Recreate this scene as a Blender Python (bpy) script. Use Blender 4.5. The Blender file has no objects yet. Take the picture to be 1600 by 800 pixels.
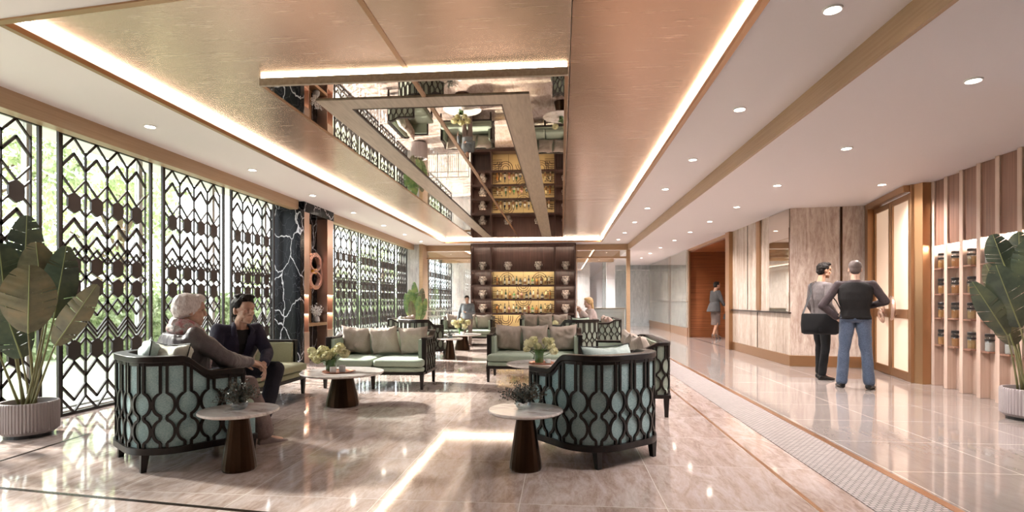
import bpy, bmesh, math, random
from math import sin, cos, pi, radians, atan2, sqrt
from mathutils import Vector, Matrix, Euler, noise

S = bpy.context.scene
COL = S.collection
# ------------------------------------------------------------------ camera
cam_d = bpy.data.cameras.new('camera')
cam = bpy.data.objects.new('camera', cam_d)
COL.objects.link(cam)
cam.location = (0, 0, 1.2)
cam.rotation_euler = (pi / 2, 0, math.atan(77 / 860))
cam_d.sensor_width = 36
cam_d.lens = 860 / 1600 * 36
cam_d.shift_y = -(400 - 470) / 1600
cam_d.clip_end = 300
cam_d.clip_start = 0.05
S.camera = cam
# ------------------------------------------------------------------ look
S.view_settings.view_transform = 'Standard'
S.view_settings.look = 'None'
S.view_settings.exposure = 0.64
S.view_settings.gamma = 1
S.view_settings.use_curve_mapping = False
try:
    S.cycles.max_bounces = 8
    S.cycles.diffuse_bounces = 4
    S.cycles.glossy_bounces = 5
    S.cycles.transmission_bounces = 4
    S.cycles.transparent_max_bounces = 16
    S.cycles.sample_clamp_indirect = 6
    S.cycles.caustics_reflective = False
    S.cycles.caustics_refractive = False
except Exception:
    pass
# ------------------------------------------------------------------ sky and sun
W = bpy.data.worlds.new('sky')
S.world = W
W.use_nodes = True
wb = W.node_tree.nodes['Background']
wb.inputs[0].default_value = (0.91, 0.95, 1.0, 1)
wb.inputs[1].default_value = 4.2
sun_d = bpy.data.lights.new('sun', 'SUN')
sun = bpy.data.objects.new('sun', sun_d)
COL.objects.link(sun)
sun_d.energy = 30.0
sun_d.angle = radians(5)
sun_d.color = (1.0, 0.95, 0.88)
sun.location = (-12, 10, 10)
sun.rotation_euler = Vector((0.80, -0.20, -0.50)).to_track_quat('-Z', 'Y').to_euler()

LAMP_W = 255       # one ceiling downlight
COVE_E = 23       # emission of the cove strips
SHELF_E = 26

# ------------------------------------------------------------------ tagging
def tag(o, label=None, cat=None, group=None, kind=None):
    if label: o['label'] = label
    if cat: o['category'] = cat
    if group: o['group'] = group
    if kind: o['kind'] = kind
    return o
def struct(o):
    o['kind'] = 'structure'
    return o
def empty(name, loc=(0, 0, 0), rz=0.0, label=None, cat=None, group=None):
    o = bpy.data.objects.new(name, None)
    COL.objects.link(o)
    o.empty_display_size = 0.1
    o.location = loc
    o.rotation_euler = (0, 0, rz)
    return tag(o, label, cat, group)
def copy_tree(o, parent=None):
    c = o.copy()
    COL.objects.link(c)
    c.parent = parent
    for ch in list(o.children):
        copy_tree(ch, c)
    return c
ORD = ['first', 'second', 'third', 'fourth', 'fifth', 'sixth', 'seventh', 'eighth', 'ninth', 'tenth',
       'eleventh', 'twelfth', 'thirteenth', 'fourteenth', 'fifteenth', 'sixteenth']

# ------------------------------------------------------------------ materials
def mat(name, base, rough=0.5, metal=0.0, spec=None, emit=None, coat=0.0, sheen=0.0, trans=0.0, ior=None, alpha=None):
    m = bpy.data.materials.new(name)
    m.use_nodes = True
    b = m.node_tree.nodes['Principled BSDF']
    b.inputs['Base Color'].default_value = (*base, 1)
    b.inputs['Roughness'].default_value = rough
    b.inputs['Metallic'].default_value = metal
    if spec is not None: b.inputs['Specular IOR Level'].default_value = spec
    if coat: b.inputs['Coat Weight'].default_value = coat; b.inputs['Coat Roughness'].default_value = 0.05
    if sheen: b.inputs['Sheen Weight'].default_value = sheen
    if trans: b.inputs['Transmission Weight'].default_value = trans
    if ior: b.inputs['IOR'].default_value = ior
    if emit:
        b.inputs['Emission Color'].default_value = (*emit[0], 1)
        b.inputs['Emission Strength'].default_value = emit[1]
    return m
class NG:
    def __init__(s, m):
        s.m = m; s.nt = m.node_tree; s.b = s.nt.nodes['Principled BSDF']
    def n(s, t, **k):
        x = s.nt.nodes.new(t)
        for a, v in k.items(): setattr(x, a, v)
        return x
    def l(s, a, b): s.nt.links.new(a, b)
    def coords(s, scale, rot=(0, 0, 0), kind='Object'):
        tc = s.n('ShaderNodeTexCoord'); mp = s.n('ShaderNodeMapping')
        mp.inputs['Scale'].default_value = scale
        mp.inputs['Rotation'].default_value = rot
        s.l(tc.outputs[kind], mp.inputs[0])
        return mp.outputs[0]
    def noise(s, vec, sc=1, det=5, rough=0.55, dist=0.0):
        t = s.n('ShaderNodeTexNoise')
        t.inputs['Scale'].default_value = sc
        t.inputs['Detail'].default_value = det
        t.inputs['Roughness'].default_value = rough
        t.inputs['Distortion'].default_value = dist
        s.l(vec, t.inputs['Vector'])
        return t.outputs[0]
    def ramp(s, fac, stops):
        r = s.n('ShaderNodeValToRGB')
        e = r.color_ramp.elements
        e[0].position, e[0].color = stops[0][0], (*stops[0][1], 1)
        e[1].position, e[1].color = stops[-1][0], (*stops[-1][1], 1)
        for p, c in stops[1:-1]:
            x = e.new(p); x.color = (*c, 1)
        s.l(fac, r.inputs[0])
        return r.outputs[0]
    def mix(s, fac, a, b, mode='MIX'):
        x = s.n('ShaderNodeMix', data_type='RGBA', blend_type=mode)
        if isinstance(fac, (int, float)): x.inputs[0].default_value = fac
        else: s.l(fac, x.inputs[0])
        for i, v in ((6, a), (7, b)):
            if isinstance(v, tuple): x.inputs[i].default_value = (*v, 1)
            else: s.l(v, x.inputs[i])
        return x.outputs[2]
    def base(s, c): s.l(c, s.b.inputs['Base Color'])
    def bump(s, h, st=0.2, d=0.01):
        x = s.n('ShaderNodeBump'); x.inputs['Strength'].default_value = st; x.inputs['Distance'].default_value = d
        s.l(h, x.inputs['Height']); s.l(x.outputs[0], s.b.inputs['Normal'])
    def rough(s, h, a, c):
        x = s.n('ShaderNodeMapRange'); x.inputs[3].default_value = a; x.inputs[4].default_value = c
        s.l(h, x.inputs[0]); s.l(x.outputs[0], s.b.inputs['Roughness'])
def grainy(name, stops, scale, rough=0.5, metal=0.0, bump=0.1, dist=0.3, det=6, coat=0.0, rot=(0, 0, 0), spec=None, rr=None):
    m = mat(name, stops[0][1], rough, metal, spec=spec, coat=coat); g = NG(m)
    v = g.coords(scale, rot)
    h = g.noise(v, 1, det, 0.6, dist)
    g.base(g.ramp(h, stops))
    if bump: g.bump(h, bump, 0.004)
    if rr: g.rough(h, *rr)
    return m
M = {}
M['paint'] = mat('white_paint', (0.82, 0.785, 0.80), 0.6)
M['walnut'] = grainy('walnut', [(0.3, (0.036, 0.017, 0.014)), (0.55, (0.072, 0.037, 0.030)), (0.8, (0.13, 0.072, 0.056))], (40, 40, 1.2), 0.35)
M['redwood'] = grainy('red_wood_slats', [(0.3, (0.15, 0.045, 0.016)), (0.7, (0.34, 0.12, 0.045))], (0.6, 0.6, 45), 0.3)
M['finwood'] = grainy('pale_striped_wood', [(0.25, (0.42, 0.29, 0.22)), (0.5, (0.56, 0.42, 0.34)), (0.8, (0.66, 0.53, 0.45))], (30, 30, 0.8), 0.45)
M['finbrown'] = grainy('brown_wood_header', [(0.25, (0.15, 0.075, 0.050)), (0.5, (0.24, 0.125, 0.085)), (0.8, (0.34, 0.19, 0.13))], (30, 30, 0.8), 0.45)
M['oakband'] = grainy('oak_band', [(0.25, (0.34, 0.215, 0.12)), (0.5, (0.40, 0.265, 0.155)), (0.8, (0.45, 0.31, 0.19))], (6, 1.2, 60), 0.38)
M['blackwood'] = grainy('near_black_wood', [(0.3, (0.0045, 0.003, 0.003)), (0.7, (0.014, 0.008, 0.006))], (30, 30, 4), 0.36, spec=0.35)
M['lattice'] = mat('lattice_brown_metal', (0.011, 0.004, 0.003), 0.4)
M['bronze'] = mat('bronze', (0.42, 0.245, 0.13), 0.32, 0.9)
M['bronzedark'] = mat('dark_bronze', (0.05, 0.029, 0.018), 0.28, 1.0)
M['brass'] = mat('brass_inlay', (0.28, 0.13, 0.055), 0.3, 0.8)
M['darkline'] = mat('dark_inlay', (0.05, 0.035, 0.025), 0.25, 0.7)
M['alu'] = mat('pale_aluminium', (0.62, 0.62, 0.60), 0.4, 0.3)
M['mirror'] = mat('tinted_mirror', (0.66, 0.58, 0.50), 0.015, 1.0)
M['rose'] = mat('rose_copper', (0.60, 0.42, 0.34), 0.3, 0.85)
M['pinkcopper'] = mat('pink_copper', (0.74, 0.44, 0.36), 0.25, 0.7)
M['yellow'] = mat('yellow_enamel', (0.75, 0.40, 0.03), 0.3, 0.2)
# brushed gold metal ceiling
m = mat('brushed_gold', (0.62, 0.44, 0.31), 0.3, 0.84); g = NG(m)
v1 = g.coords((2.0, 95, 1), (0, 0, 0.9)); n1 = g.noise(v1, 1, 4, 0.6, 0.2)
v2 = g.coords((2.0, 95, 1), (0, 0, -0.9)); n2 = g.noise(v2, 1.0, 4, 0.6, 0.2)
v3 = g.coords((0.5, 0.5, 0.5)); n3 = g.noise(v3, 1, 2, 0.5)
a = g.n('ShaderNodeMath', operation='ADD'); g.l(n1, a.inputs[0]); g.l(n2, a.inputs[1])
hh = g.n('ShaderNodeMath', operation='MULTIPLY'); g.l(a.outputs[0], hh.inputs[0]); hh.inputs[1].default_value = 0.5
g.base(g.mix(n3, g.ramp(hh.outputs[0], [(0.35, (0.52, 0.355, 0.25)), (0.65, (0.58, 0.41, 0.295))]), g.ramp(hh.outputs[0], [(0.35, (0.62, 0.46, 0.34)), (0.65, (0.69, 0.53, 0.41))])))
g.rough(hh.outputs[0], 0.20, 0.32)
M['gold'] = m
m = m.copy(); m.name = 'brushed_gold_hall_reflection'; M['copper'] = m  # gold darkened and reddened: hall-side reflections put into the colour
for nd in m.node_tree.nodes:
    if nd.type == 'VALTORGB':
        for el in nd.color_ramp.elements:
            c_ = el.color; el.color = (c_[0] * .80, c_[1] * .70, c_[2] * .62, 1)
M['champagne'] = grainy('champagne_frame', [(0.3, (0.36, 0.29, 0.22)), (0.7, (0.50, 0.42, 0.33))], (30, 3, 30), 0.4, 0.35)
# floor: polished travertine tiles
m = mat('polished_floor', (0.5, 0.4, 0.35), 0.06, spec=0.85, ior=1.85); g = NG(m)
tc = g.n('ShaderNodeTexCoord')
br = g.n('ShaderNodeTexBrick'); br.offset = 0.0; br.squash = 1.0
mp = g.n('ShaderNodeMapping'); mp.inputs['Location'].default_value = (0.245, -3.245, 0)
g.l(tc.outputs['Object'], mp.inputs[0]); g.l(mp.outputs[0], br.inputs['Vector'])
for k, v in (('Scale', 1.0), ('Mortar Size', 0.0022), ('Mortar Smooth', 0.1), ('Bias', 0.0), ('Brick Width', 0.853), ('Row Height', 0.853)):
    br.inputs[k].default_value = v
br.inputs['Color1'].default_value = (0, 0, 0, 1); br.inputs['Color2'].default_value = (1, 1, 1, 1)
br.inputs['Mortar'].default_value = (0.5, 0.5, 0.5, 1)
off = g.n('ShaderNodeVectorMath', operation='SCALE'); g.l(br.outputs['Color'], off.inputs[0]); off.inputs['Scale'].default_value = 7.0
mp2 = g.n('ShaderNodeMapping'); mp2.inputs['Scale'].default_value = (2.6, 0.75, 1); mp2.inputs['Rotation'].default_value = (0, 0, -0.55)
g.l(tc.outputs['Object'], mp2.inputs[0])
ad = g.n('ShaderNodeVectorMath', operation='ADD'); g.l(mp2.outputs[0], ad.inputs[0]); g.l(off.outputs[0], ad.inputs[1])
veins = g.noise(ad.outputs[0], 2.2, 9, 0.68, 1.6)
fine = g.noise(ad.outputs[0], 14, 6, 0.7, 0.8)
c1 = g.ramp(veins, [(0.28, (0.23, 0.145, 0.11)), (0.43, (0.37, 0.275, 0.235)), (0.52, (0.47, 0.375, 0.345)), (0.64, (0.55, 0.465, 0.44)), (0.78, (0.38, 0.29, 0.25))])
c2 = g.mix(0.35, c1, g.ramp(fine, [(0.35, (0.26, 0.18, 0.145)), (0.6, (0.52, 0.44, 0.40))]))
# right hand hall: stone colour darkened to offset the strong lamp light
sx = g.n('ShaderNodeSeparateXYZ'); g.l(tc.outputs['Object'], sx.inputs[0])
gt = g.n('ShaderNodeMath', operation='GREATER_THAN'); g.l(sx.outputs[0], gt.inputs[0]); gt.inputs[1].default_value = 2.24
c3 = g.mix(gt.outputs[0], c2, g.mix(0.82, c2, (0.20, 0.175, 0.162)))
g.base(g.mix(br.outputs['Fac'], c3, (0.72, 0.66, 0.6)))
g.rough(fine, 0.035, 0.10)
M['floor'] = m
# travertine walls
def travertine(name, a, b, c, sc=(7, 7, 0.45), dist=0.8):
    m = mat(name, b, 0.22, spec=0.6); g = NG(m)
    v = g.coords(sc); h = g.noise(v, 1, 9, 0.65, dist); f = g.noise(g.coords((18, 18, 7)), 1, 6, 0.7, 0.4)
    g.base(g.mix(0.35, g.ramp(h, [(0.32, a), (0.5, b), (0.68, c)]), g.ramp(f, [(0.35, a), (0.65, c)])))
    return m
M['trav'] = travertine('travertine', (0.27, 0.20, 0.16), (0.46, 0.37, 0.30), (0.62, 0.53, 0.45))
M['travpink'] = travertine('rose_travertine', (0.30, 0.20, 0.16), (0.50, 0.40, 0.34), (0.68, 0.60, 0.53), (6, 6, .9), 2.6)
M['travgrey'] = travertine('grey_travertine', (0.34, 0.32, 0.33), (0.52, 0.50, 0.49), (0.68, 0.66, 0.65), (4, 4, 0.7), 1.4)
M['travblue'] = travertine('blue_grey_stone', (0.36, 0.41, 0.43), (0.52, 0.57, 0.59), (0.70, 0.75, 0.76), (4, 4, 0.7), 1.4)
# black marble with white veins
m = mat('black_marble', (0.01, 0.01, 0.012), 0.2, spec=0.12); g = NG(m)
v = g.coords((1.5, 1.5, 0.8), (0.3, 0.5, 0.35))
wv = g.n('ShaderNodeTexVoronoi', feature='DISTANCE_TO_EDGE'); wv.inputs['Scale'].default_value = 1.7
nz = g.n('ShaderNodeTexNoise'); nz.inputs['Scale'].default_value = 2.4; nz.inputs['Detail'].default_value = 6
g.l(v, nz.inputs['Vector'])
sc = g.n('ShaderNodeVectorMath', operation='SCALE'); sc.inputs['Scale'].default_value = 0.45; g.l(nz.outputs[1], sc.inputs[0])
ad = g.n('ShaderNodeVectorMath', operation='ADD'); g.l(v, ad.inputs[0]); g.l(sc.outputs[0], ad.inputs[1]); g.l(ad.outputs[0], wv.inputs['Vector'])
wv2 = g.n('ShaderNodeTexVoronoi', feature='DISTANCE_TO_EDGE'); wv2.inputs['Scale'].default_value = 5.0; g.l(ad.outputs[0], wv2.inputs['Vector'])
big = g.ramp(wv.outputs[0], [(0.0, (0.62, 0.62, 0.66)), (0.010, (0.25, 0.25, 0.27)), (0.022, (0.0, 0.0, 0.0))])
sm = g.ramp(wv2.outputs[0], [(0.0, (0.08, 0.08, 0.09)), (0.012, (0.0, 0.0, 0.0))])
g.base(g.mix(1.0, g.mix(1.0, (0.0035, 0.0035, 0.005), big, 'ADD'), sm, 'ADD'))
M['blackmarble'] = m
# table top marble
m = mat('white_marble', (0.7, 0.66, 0.63), 0.12, spec=0.6); g = NG(m)
h = g.noise(g.coords((3, 7, 3), (0, 0, 0.6)), 1, 8, 0.65, 1.5)
g.base(g.ramp(h, [(0.32, (0.30, 0.24, 0.22)), (0.42, (0.55, 0.49, 0.47)), (0.52, (0.72, 0.68, 0.66)), (0.68, (0.62, 0.54, 0.50))]))
M['tmarble'] = m
def fabric(name, c1, c2, sc=220, bump=0.35, rough=0.85, sheen=0.15):
    m = mat(name, c1, rough, sheen=sheen, spec=0.3); g = NG(m)
    h = g.noise(g.coords((sc * 0.4, sc * 0.4, sc)), 1, 4, 0.7); h2 = g.noise(g.coords((6, 6, 6)), 1, 3, 0.5)
    g.base(g.mix(0.25, g.ramp(h, [(0.35, c1), (0.65, c2)]), g.ramp(h2, [(0.35, c1), (0.65, c2)])))
    g.bump(h, bump, 0.002)
    return m
M['teal'] = fabric('teal_tweed', (0.14, 0.255, 0.27), (0.41, 0.555, 0.57))
M['green'] = fabric('sage_green_fabric', (0.25, 0.305, 0.235), (0.35, 0.405, 0.325), 260, 0.15)
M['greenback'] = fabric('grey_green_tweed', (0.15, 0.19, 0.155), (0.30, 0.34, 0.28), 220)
M['olive'] = fabric('olive_fabric', (0.26, 0.26, 0.16), (0.36, 0.35, 0.23), 260, 0.15)
M['beige'] = fabric('beige_linen', (0.36, 0.29, 0.245), (0.49, 0.405, 0.35), 200, 0.3)
M['rosepillow'] = fabric('dusty_rose_linen', (0.36, 0.25, 0.21), (0.47, 0.34, 0.29), 200, 0.3)
M['palegreen'] = fabric('pale_teal_linen', (0.42, 0.52, 0.50), (0.60, 0.68, 0.65), 240, 0.2)
M['cream'] = fabric('cream_linen', (0.55, 0.55, 0.47), (0.70, 0.70, 0.62), 240, 0.2)
M['blackcloth'] = mat('black_piping', (0.01, 0.012, 0.012), 0.7)
M['mat'] = grainy('woven_grille', [(0.35, (0.13, 0.10, 0.095)), (0.65, (0.30, 0.245, 0.23))], (60, 60, 60), 0.5, bump=0.0)
g = NG(M['mat'])
ck = g.n('ShaderNodeTexBrick'); ck.offset = 0.5
for k, v in (('Scale', 1.0), ('Mortar Size', 0.006), ('Mortar Smooth', 0.5), ('Brick Width', 0.045), ('Row Height', 0.03)): ck.inputs[k].default_value = v
ck.inputs['Color1'].default_value = (0.30, 0.25, 0.235, 1); ck.inputs['Color2'].default_value = (0.22, 0.18, 0.17, 1); ck.inputs['Mortar'].default_value = (0.07, 0.055, 0.05, 1)
g.l(g.coords((1, 1, 1)), ck.inputs['Vector']); g.base(ck.outputs['Color'])
M['potgrey'] = mat('grey_plaster', (0.33, 0.29, 0.29), 0.7)
M['soil'] = grainy('soil', [(0.3, (0.02, 0.013, 0.01)), (0.7, (0.08, 0.05, 0.035))], (60, 60, 60), 0.9)
def leafmat(name, c1, c2, c3, trans=0.15):
    m = mat(name, c1, 0.38, spec=0.5); g = NG(m)
    h = g.noise(g.coords((5, 5, 5)), 1, 4, 0.6); g.base(g.ramp(h, [(0.35, c1), (0.5, c2), (0.68, c3)]))
    if trans: g.b.inputs['Subsurface Weight'].default_value = 0.0
    return m
M['leaf'] = leafmat('broad_leaf_green', (0.035, 0.052, 0.036), (0.062, 0.085, 0.055), (0.10, 0.12, 0.065))
M['leafbrown'] = leafmat('broad_leaf_olive', (0.082, 0.082, 0.050), (0.135, 0.13, 0.075), (0.20, 0.165, 0.09))
M['leaffresh'] = leafmat('fresh_leaf', (0.07, 0.14, 0.05), (0.13, 0.22, 0.08), (0.24, 0.30, 0.10))
M['stem'] = mat('plant_stem', (0.17, 0.16, 0.07), 0.5)
M['rib'] = mat('leaf_midrib', (0.22, 0.25, 0.10), 0.5)
M['darkleaf'] = leafmat('eucalyptus', (0.03, 0.04, 0.035), (0.06, 0.075, 0.065), (0.12, 0.13, 0.11))
M['hydrangea'] = leafmat('hydrangea_petals', (0.50, 0.47, 0.22), (0.66, 0.62, 0.36), (0.80, 0.76, 0.52))
M['greenglass'] = mat('green_vase_glass', (0.05, 0.12, 0.03), 0.1, spec=0.8)
M['white'] = mat('white_ceramic', (0.75, 0.73, 0.70), 0.3)
M['grey'] = mat('grey_ceramic', (0.35, 0.34, 0.34), 0.3)
M['tray'] = mat('copper_tray', (0.55, 0.24, 0.15), 0.3, 0.8)
def glassmat(name, tint, refl, rough=0.0):
    m = bpy.data.materials.new(name); m.use_nodes = True; nt = m.node_tree; nt.nodes.clear()
    o = nt.nodes.new('ShaderNodeOutputMaterial'); t = nt.nodes.new('ShaderNodeBsdfTransparent'); gl = nt.nodes.new('ShaderNodeBsdfGlossy')
    t.inputs[0].default_value = (*tint, 1); gl.inputs['Roughness'].default_value = rough; gl.inputs[0].default_value = (1, 1, 1, 1)
    mx = nt.nodes.new('ShaderNodeMixShader'); fr = nt.nodes.new('ShaderNodeLayerWeight'); fr.inputs[0].default_value = 0.5
    pw = nt.nodes.new('ShaderNodeMath'); pw.operation = 'POWER'; pw.inputs[1].default_value = 4.0; nt.links.new(fr.outputs['Facing'], pw.inputs[0])
    ma = nt.nodes.new('ShaderNodeMath'); ma.operation = 'MULTIPLY_ADD'; ma.use_clamp = True; ma.inputs[1].default_value = 0.5; ma.inputs[2].default_value = refl
    nt.links.new(pw.outputs[0], ma.inputs[0]); nt.links.new(ma.outputs[0], mx.inputs[0])
    nt.links.new(t.outputs[0], mx.inputs[1]); nt.links.new(gl.outputs[0], mx.inputs[2]); nt.links.new(mx.outputs[0], o.inputs[0])
    return m
M['pane'] = glassmat('window_glass', (0.97, 0.99, 0.98), 0.02)
M['partition'] = glassmat('partition_glass', (0.90, 0.93, 0.93), 0.12)
M['bowlglass'] = glassmat('clear_bowl_glass', (0.8, 0.85, 0.88), 0.12)
M['doorglass'] = mat('frosted_door_glass', (0.72, 0.55, 0.42), 0.25, spec=0.7, emit=((1.0, 0.72, 0.52), 0.22))  # weak emission stands in for light from a room behind
M['lamp'] = mat('lamp_disc', (1, 1, 1), 0.5, emit=((1.0, 0.88, 0.74), 25))
M['lamptrim'] = mat('lamp_trim', (0.85, 0.83, 0.82), 0.4)
M['led'] = mat('warm_led_strip', (1, 1, 1), 0.5, emit=((1.0, 0.83, 0.64), COVE_E))
M['ledshelf'] = mat('shelf_led_strip', (1, 1, 1), 0.5, emit=((1.0, 0.84, 0.60), SHELF_E))
M['ledfin'] = mat('niche_led_strip', (1, 1, 1), 0.5, emit=((1.0, 0.88, 0.76), 85))
M['ledside'] = mat('side_led_strip', (1, 1, 1), 0.5, emit=((1.0, 0.80, 0.62), 45))
M['ledrose'] = mat('pillar_led_strip', (1, 1, 1), 0.5, emit=((1.0, 0.78, 0.6), 12))
M['goldpanel'] = mat('lit_gold_panel', (0.62, 0.47, 0.24), 0.4, 0.3)
M['lawn'] = grainy('lawn', [(0.3, (0.26, 0.29, 0.18)), (0.7, (0.40, 0.42, 0.31))], (3, 3, 3), 0.9)
M['paving'] = mat('pale_paving', (0.55, 0.52, 0.48), 0.8)
M['hedgeleaf'] = leafmat('hedge_leaves', (0.13, 0.17, 0.07), (0.24, 0.30, 0.14), (0.40, 0.45, 0.27), 0)
M['treeleaf'] = leafmat('tree_leaves', (0.19, 0.24, 0.11), (0.34, 0.40, 0.21), (0.50, 0.55, 0.36), 0)
M['bark'] = mat('bark', (0.12, 0.08, 0.055), 0.9)
M['vasewhite'] = grainy('urn_white_pattern', [(0.42, (0.10, 0.08, 0.07)), (0.47, (0.55, 0.49, 0.43)), (0.7, (0.66, 0.60, 0.54))], (14, 14, 14), 0.35, bump=0)

# ------------------------------------------------------------------ mesh builder
class B:
    def __init__(s):
        s.v = []; s.f = []; s.mi = []
    def add(s, vs, fs, mi=0):
        o = len(s.v); s.v += [tuple(p) for p in vs]; s.f += [tuple(i + o for i in f) for f in fs]; s.mi += [mi] * len(fs)
    def box(s, x0, x1, y0, y1, z0, z1, mi=0):
        s.add([(x0, y0, z0), (x1, y0, z0), (x1, y1, z0), (x0, y1, z0), (x0, y0, z1), (x1, y0, z1), (x1, y1, z1), (x0, y1, z1)],
              [(0, 3, 2, 1), (4, 5, 6, 7), (0, 1, 5, 4), (1, 2, 6, 5), (2, 3, 7, 6), (3, 0, 4, 7)], mi)
        return s
    def prism(s, poly, z0, z1, mi=0):
        n = len(poly)
        area = sum(poly[i][0] * poly[(i + 1) % n][1] - poly[(i + 1) % n][0] * poly[i][1] for i in range(n))
        if area < 0: poly = poly[::-1]
        s.add([(x, y, z0) for x, y in poly] + [(x, y, z1) for x, y in poly],
              [tuple(range(n - 1, -1, -1)), tuple(range(n, 2 * n))] + [(i, (i + 1) % n, (i + 1) % n + n, i + n) for i in range(n)], mi)
        return s
    def wall(s, p0, p1, z0, z1, th, mi=0):   # vertical slab, thickness th to the right of p0->p1
        d = Vector((p1[0] - p0[0], p1[1] - p0[1])); d.normalize(); n = Vector((d.y, -d.x)) * th
        return s.prism([p0, p1, (p1[0] + n.x, p1[1] + n.y), (p0[0] + n.x, p0[1] + n.y)], z0, z1, mi)
    def tube(s, pts, rad, n=8, cap=True, mi=0, flat=1.0, up=None):
        pts = [Vector(p) for p in pts]
        if not hasattr(rad, '__len__'): rad = [rad] * len(pts)
        base = len(s.v); prev = None; vs = []; fs = []
        for i, p in enumerate(pts):
            t = (pts[min(i + 1, len(pts) - 1)] - pts[max(i - 1, 0)])
            if t.length < 1e-9: t = Vector((0, 0, 1))
            t.normalize()
            if prev is None:
                a = Vector((0, 0, 1)) if abs(t.z) < 0.9 else Vector((1, 0, 0))
                u = t.cross(a).normalized()
            else:
                u = (prev - t * prev.dot(t))
                u = u.normalized() if u.length > 1e-6 else t.orthogonal().normalized()
            prev = u; w = t.cross(u)
            for k in range(n):
                a = 2 * pi * k / n
                vs.append(p + u * cos(a) * rad[i] + w * sin(a) * rad[i] * flat)
        m = len(pts)
        for i in range(m - 1):
            for k in range(n):
                fs.append((i * n + k, i * n + (k + 1) % n, (i + 1) * n + (k + 1) % n, (i + 1) * n + k))
        if cap:
            fs.append(tuple(range(n - 1, -1, -1))); fs.append(tuple((m - 1) * n + k for k in range(n)))
        s.add(vs, fs, mi); return s
    def lathe(s, prof, n=32, c=(0, 0, 0), mi=0, sx=1, sy=1):
        vs = []; fs = []
        for r, z in prof:
            for k in range(n):
                a = 2 * pi * k / n
                vs.append((c[0] + r * cos(a) * sx, c[1] + r * sin(a) * sy, c[2] + z))
        m = len(prof)
        for i in range(m - 1):
            for k in range(n):
                fs.append((i * n + k, i * n + (k + 1) % n, (i + 1) * n + (k + 1) % n, (i + 1) * n + k))
        fs.append(tuple(range(n - 1, -1, -1))); fs.append(tuple((m - 1) * n + k for k in range(n)))
        s.add(vs, fs, mi); return s
    def ell(s, c, r, nu=12, nv=8, R=None, mi=0):
        c = Vector(c); vs = []; fs = []
        for j in range(1, nv):
            ph = pi * j / nv
            for i in range(nu):
                a = 2 * pi * i / nu
                p = Vector((r[0] * sin(ph) * cos(a), r[1] * sin(ph) * sin(a), -r[2] * cos(ph)))
                vs.append(c + (R @ p if R else p))
        vs.append(c + (R @ Vector((0, 0, -r[2])) if R else Vector((0, 0, -r[2]))))
        vs.append(c + (R @ Vector((0, 0, r[2])) if R else Vector((0, 0, r[2]))))
        for j in range(nv - 2):
            for i in range(nu):
                fs.append((j * nu + i, j * nu + (i + 1) % nu, (j + 1) * nu + (i + 1) % nu, (j + 1) * nu + i))
        bt = (nv - 1) * nu
        for i in range(nu):
            fs.append((bt, (i + 1) % nu, i)); fs.append((bt + 1, (nv - 2) * nu + i, (nv - 2) * nu + (i + 1) % nu))
        s.add(vs, fs, mi); return s
    def capsule(s, p0, r0, p1, r1, n=12, mi=0, flat=None):
        p0 = Vector(p0); p1 = Vector(p1); d = (p1 - p0); L = d.length
        if L < 1e-6: return s.ell(p0, (r0,) * 3)
        d.normalize(); pts = []; rr = []
        for a in (0.0, 0.35, 0.7, 1.0):
            pts.append(p0 - d * r0 * cos(a * pi / 2)); rr.append(max(r0 * sin(a * pi / 2), 1e-4))
        for a in (0.0, 0.3, 0.65, 1.0):
            pts.append(p1 + d * r1 * sin(a * pi / 2)); rr.append(max(r1 * cos(a * pi / 2), 1e-4))
        return s.tube(pts, rr, n, True, mi)
    def loft(s, secs, n=20, mi=0):  # secs: (centre, rightvec, fwdvec, rx, ry)
        vs = []; fs = []
        for c, u, w, rx, ry in secs:
            c = Vector(c)
            for k in range(n):
                a = 2 * pi * k / n
                ca, sa = cos(a), sin(a)
                vs.append(c + u * rx * math.copysign(abs(ca) ** 0.85, ca) + w * ry * math.copysign(abs(sa) ** 0.85, sa))
        m = len(secs)
        for i in range(m - 1):
            for k in range(n):
                fs.append((i * n + k, i * n + (k + 1) % n, (i + 1) * n + (k + 1) % n, (i + 1) * n + k))
        fs.append(tuple(range(n - 1, -1, -1))); fs.append(tuple((m - 1) * n + k for k in range(n)))
        s.add(vs, fs, mi); return s
    def mesh(s, name='m'):
        me = bpy.data.meshes.new(name)
        me.from_pydata([tuple(p) for p in s.v], [], s.f)
        if any(s.mi): me.polygons.foreach_set('material_index', s.mi)
        me.validate(); me.update()
        bm = bmesh.new(); bm.from_mesh(me); bmesh.ops.recalc_face_normals(bm, faces=bm.faces); bm.to_mesh(me); bm.free()
        return me
    def build(s, name, m, parent=None, smooth=False, bevel=0.0, angle=40, seg=2):
        me = s.mesh(name)
        for x in (m if isinstance(m, (list, tuple)) else [m]):
            me.materials.append(M[x] if isinstance(x, str) else x)
        o = bpy.data.objects.new(name, me); COL.objects.link(o)
        if parent is not None: o.parent = parent
        if smooth:
            me.polygons.foreach_set('use_smooth', [True] * len(me.polygons))
            if smooth != 'all':
                try: me.set_sharp_from_angle(angle=radians(angle))
                except Exception: pass
        if bevel:
            md = o.modifiers.new('bevel', 'BEVEL'); md.width = bevel; md.segments = seg; md.limit_method = 'ANGLE'
        return o

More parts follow.
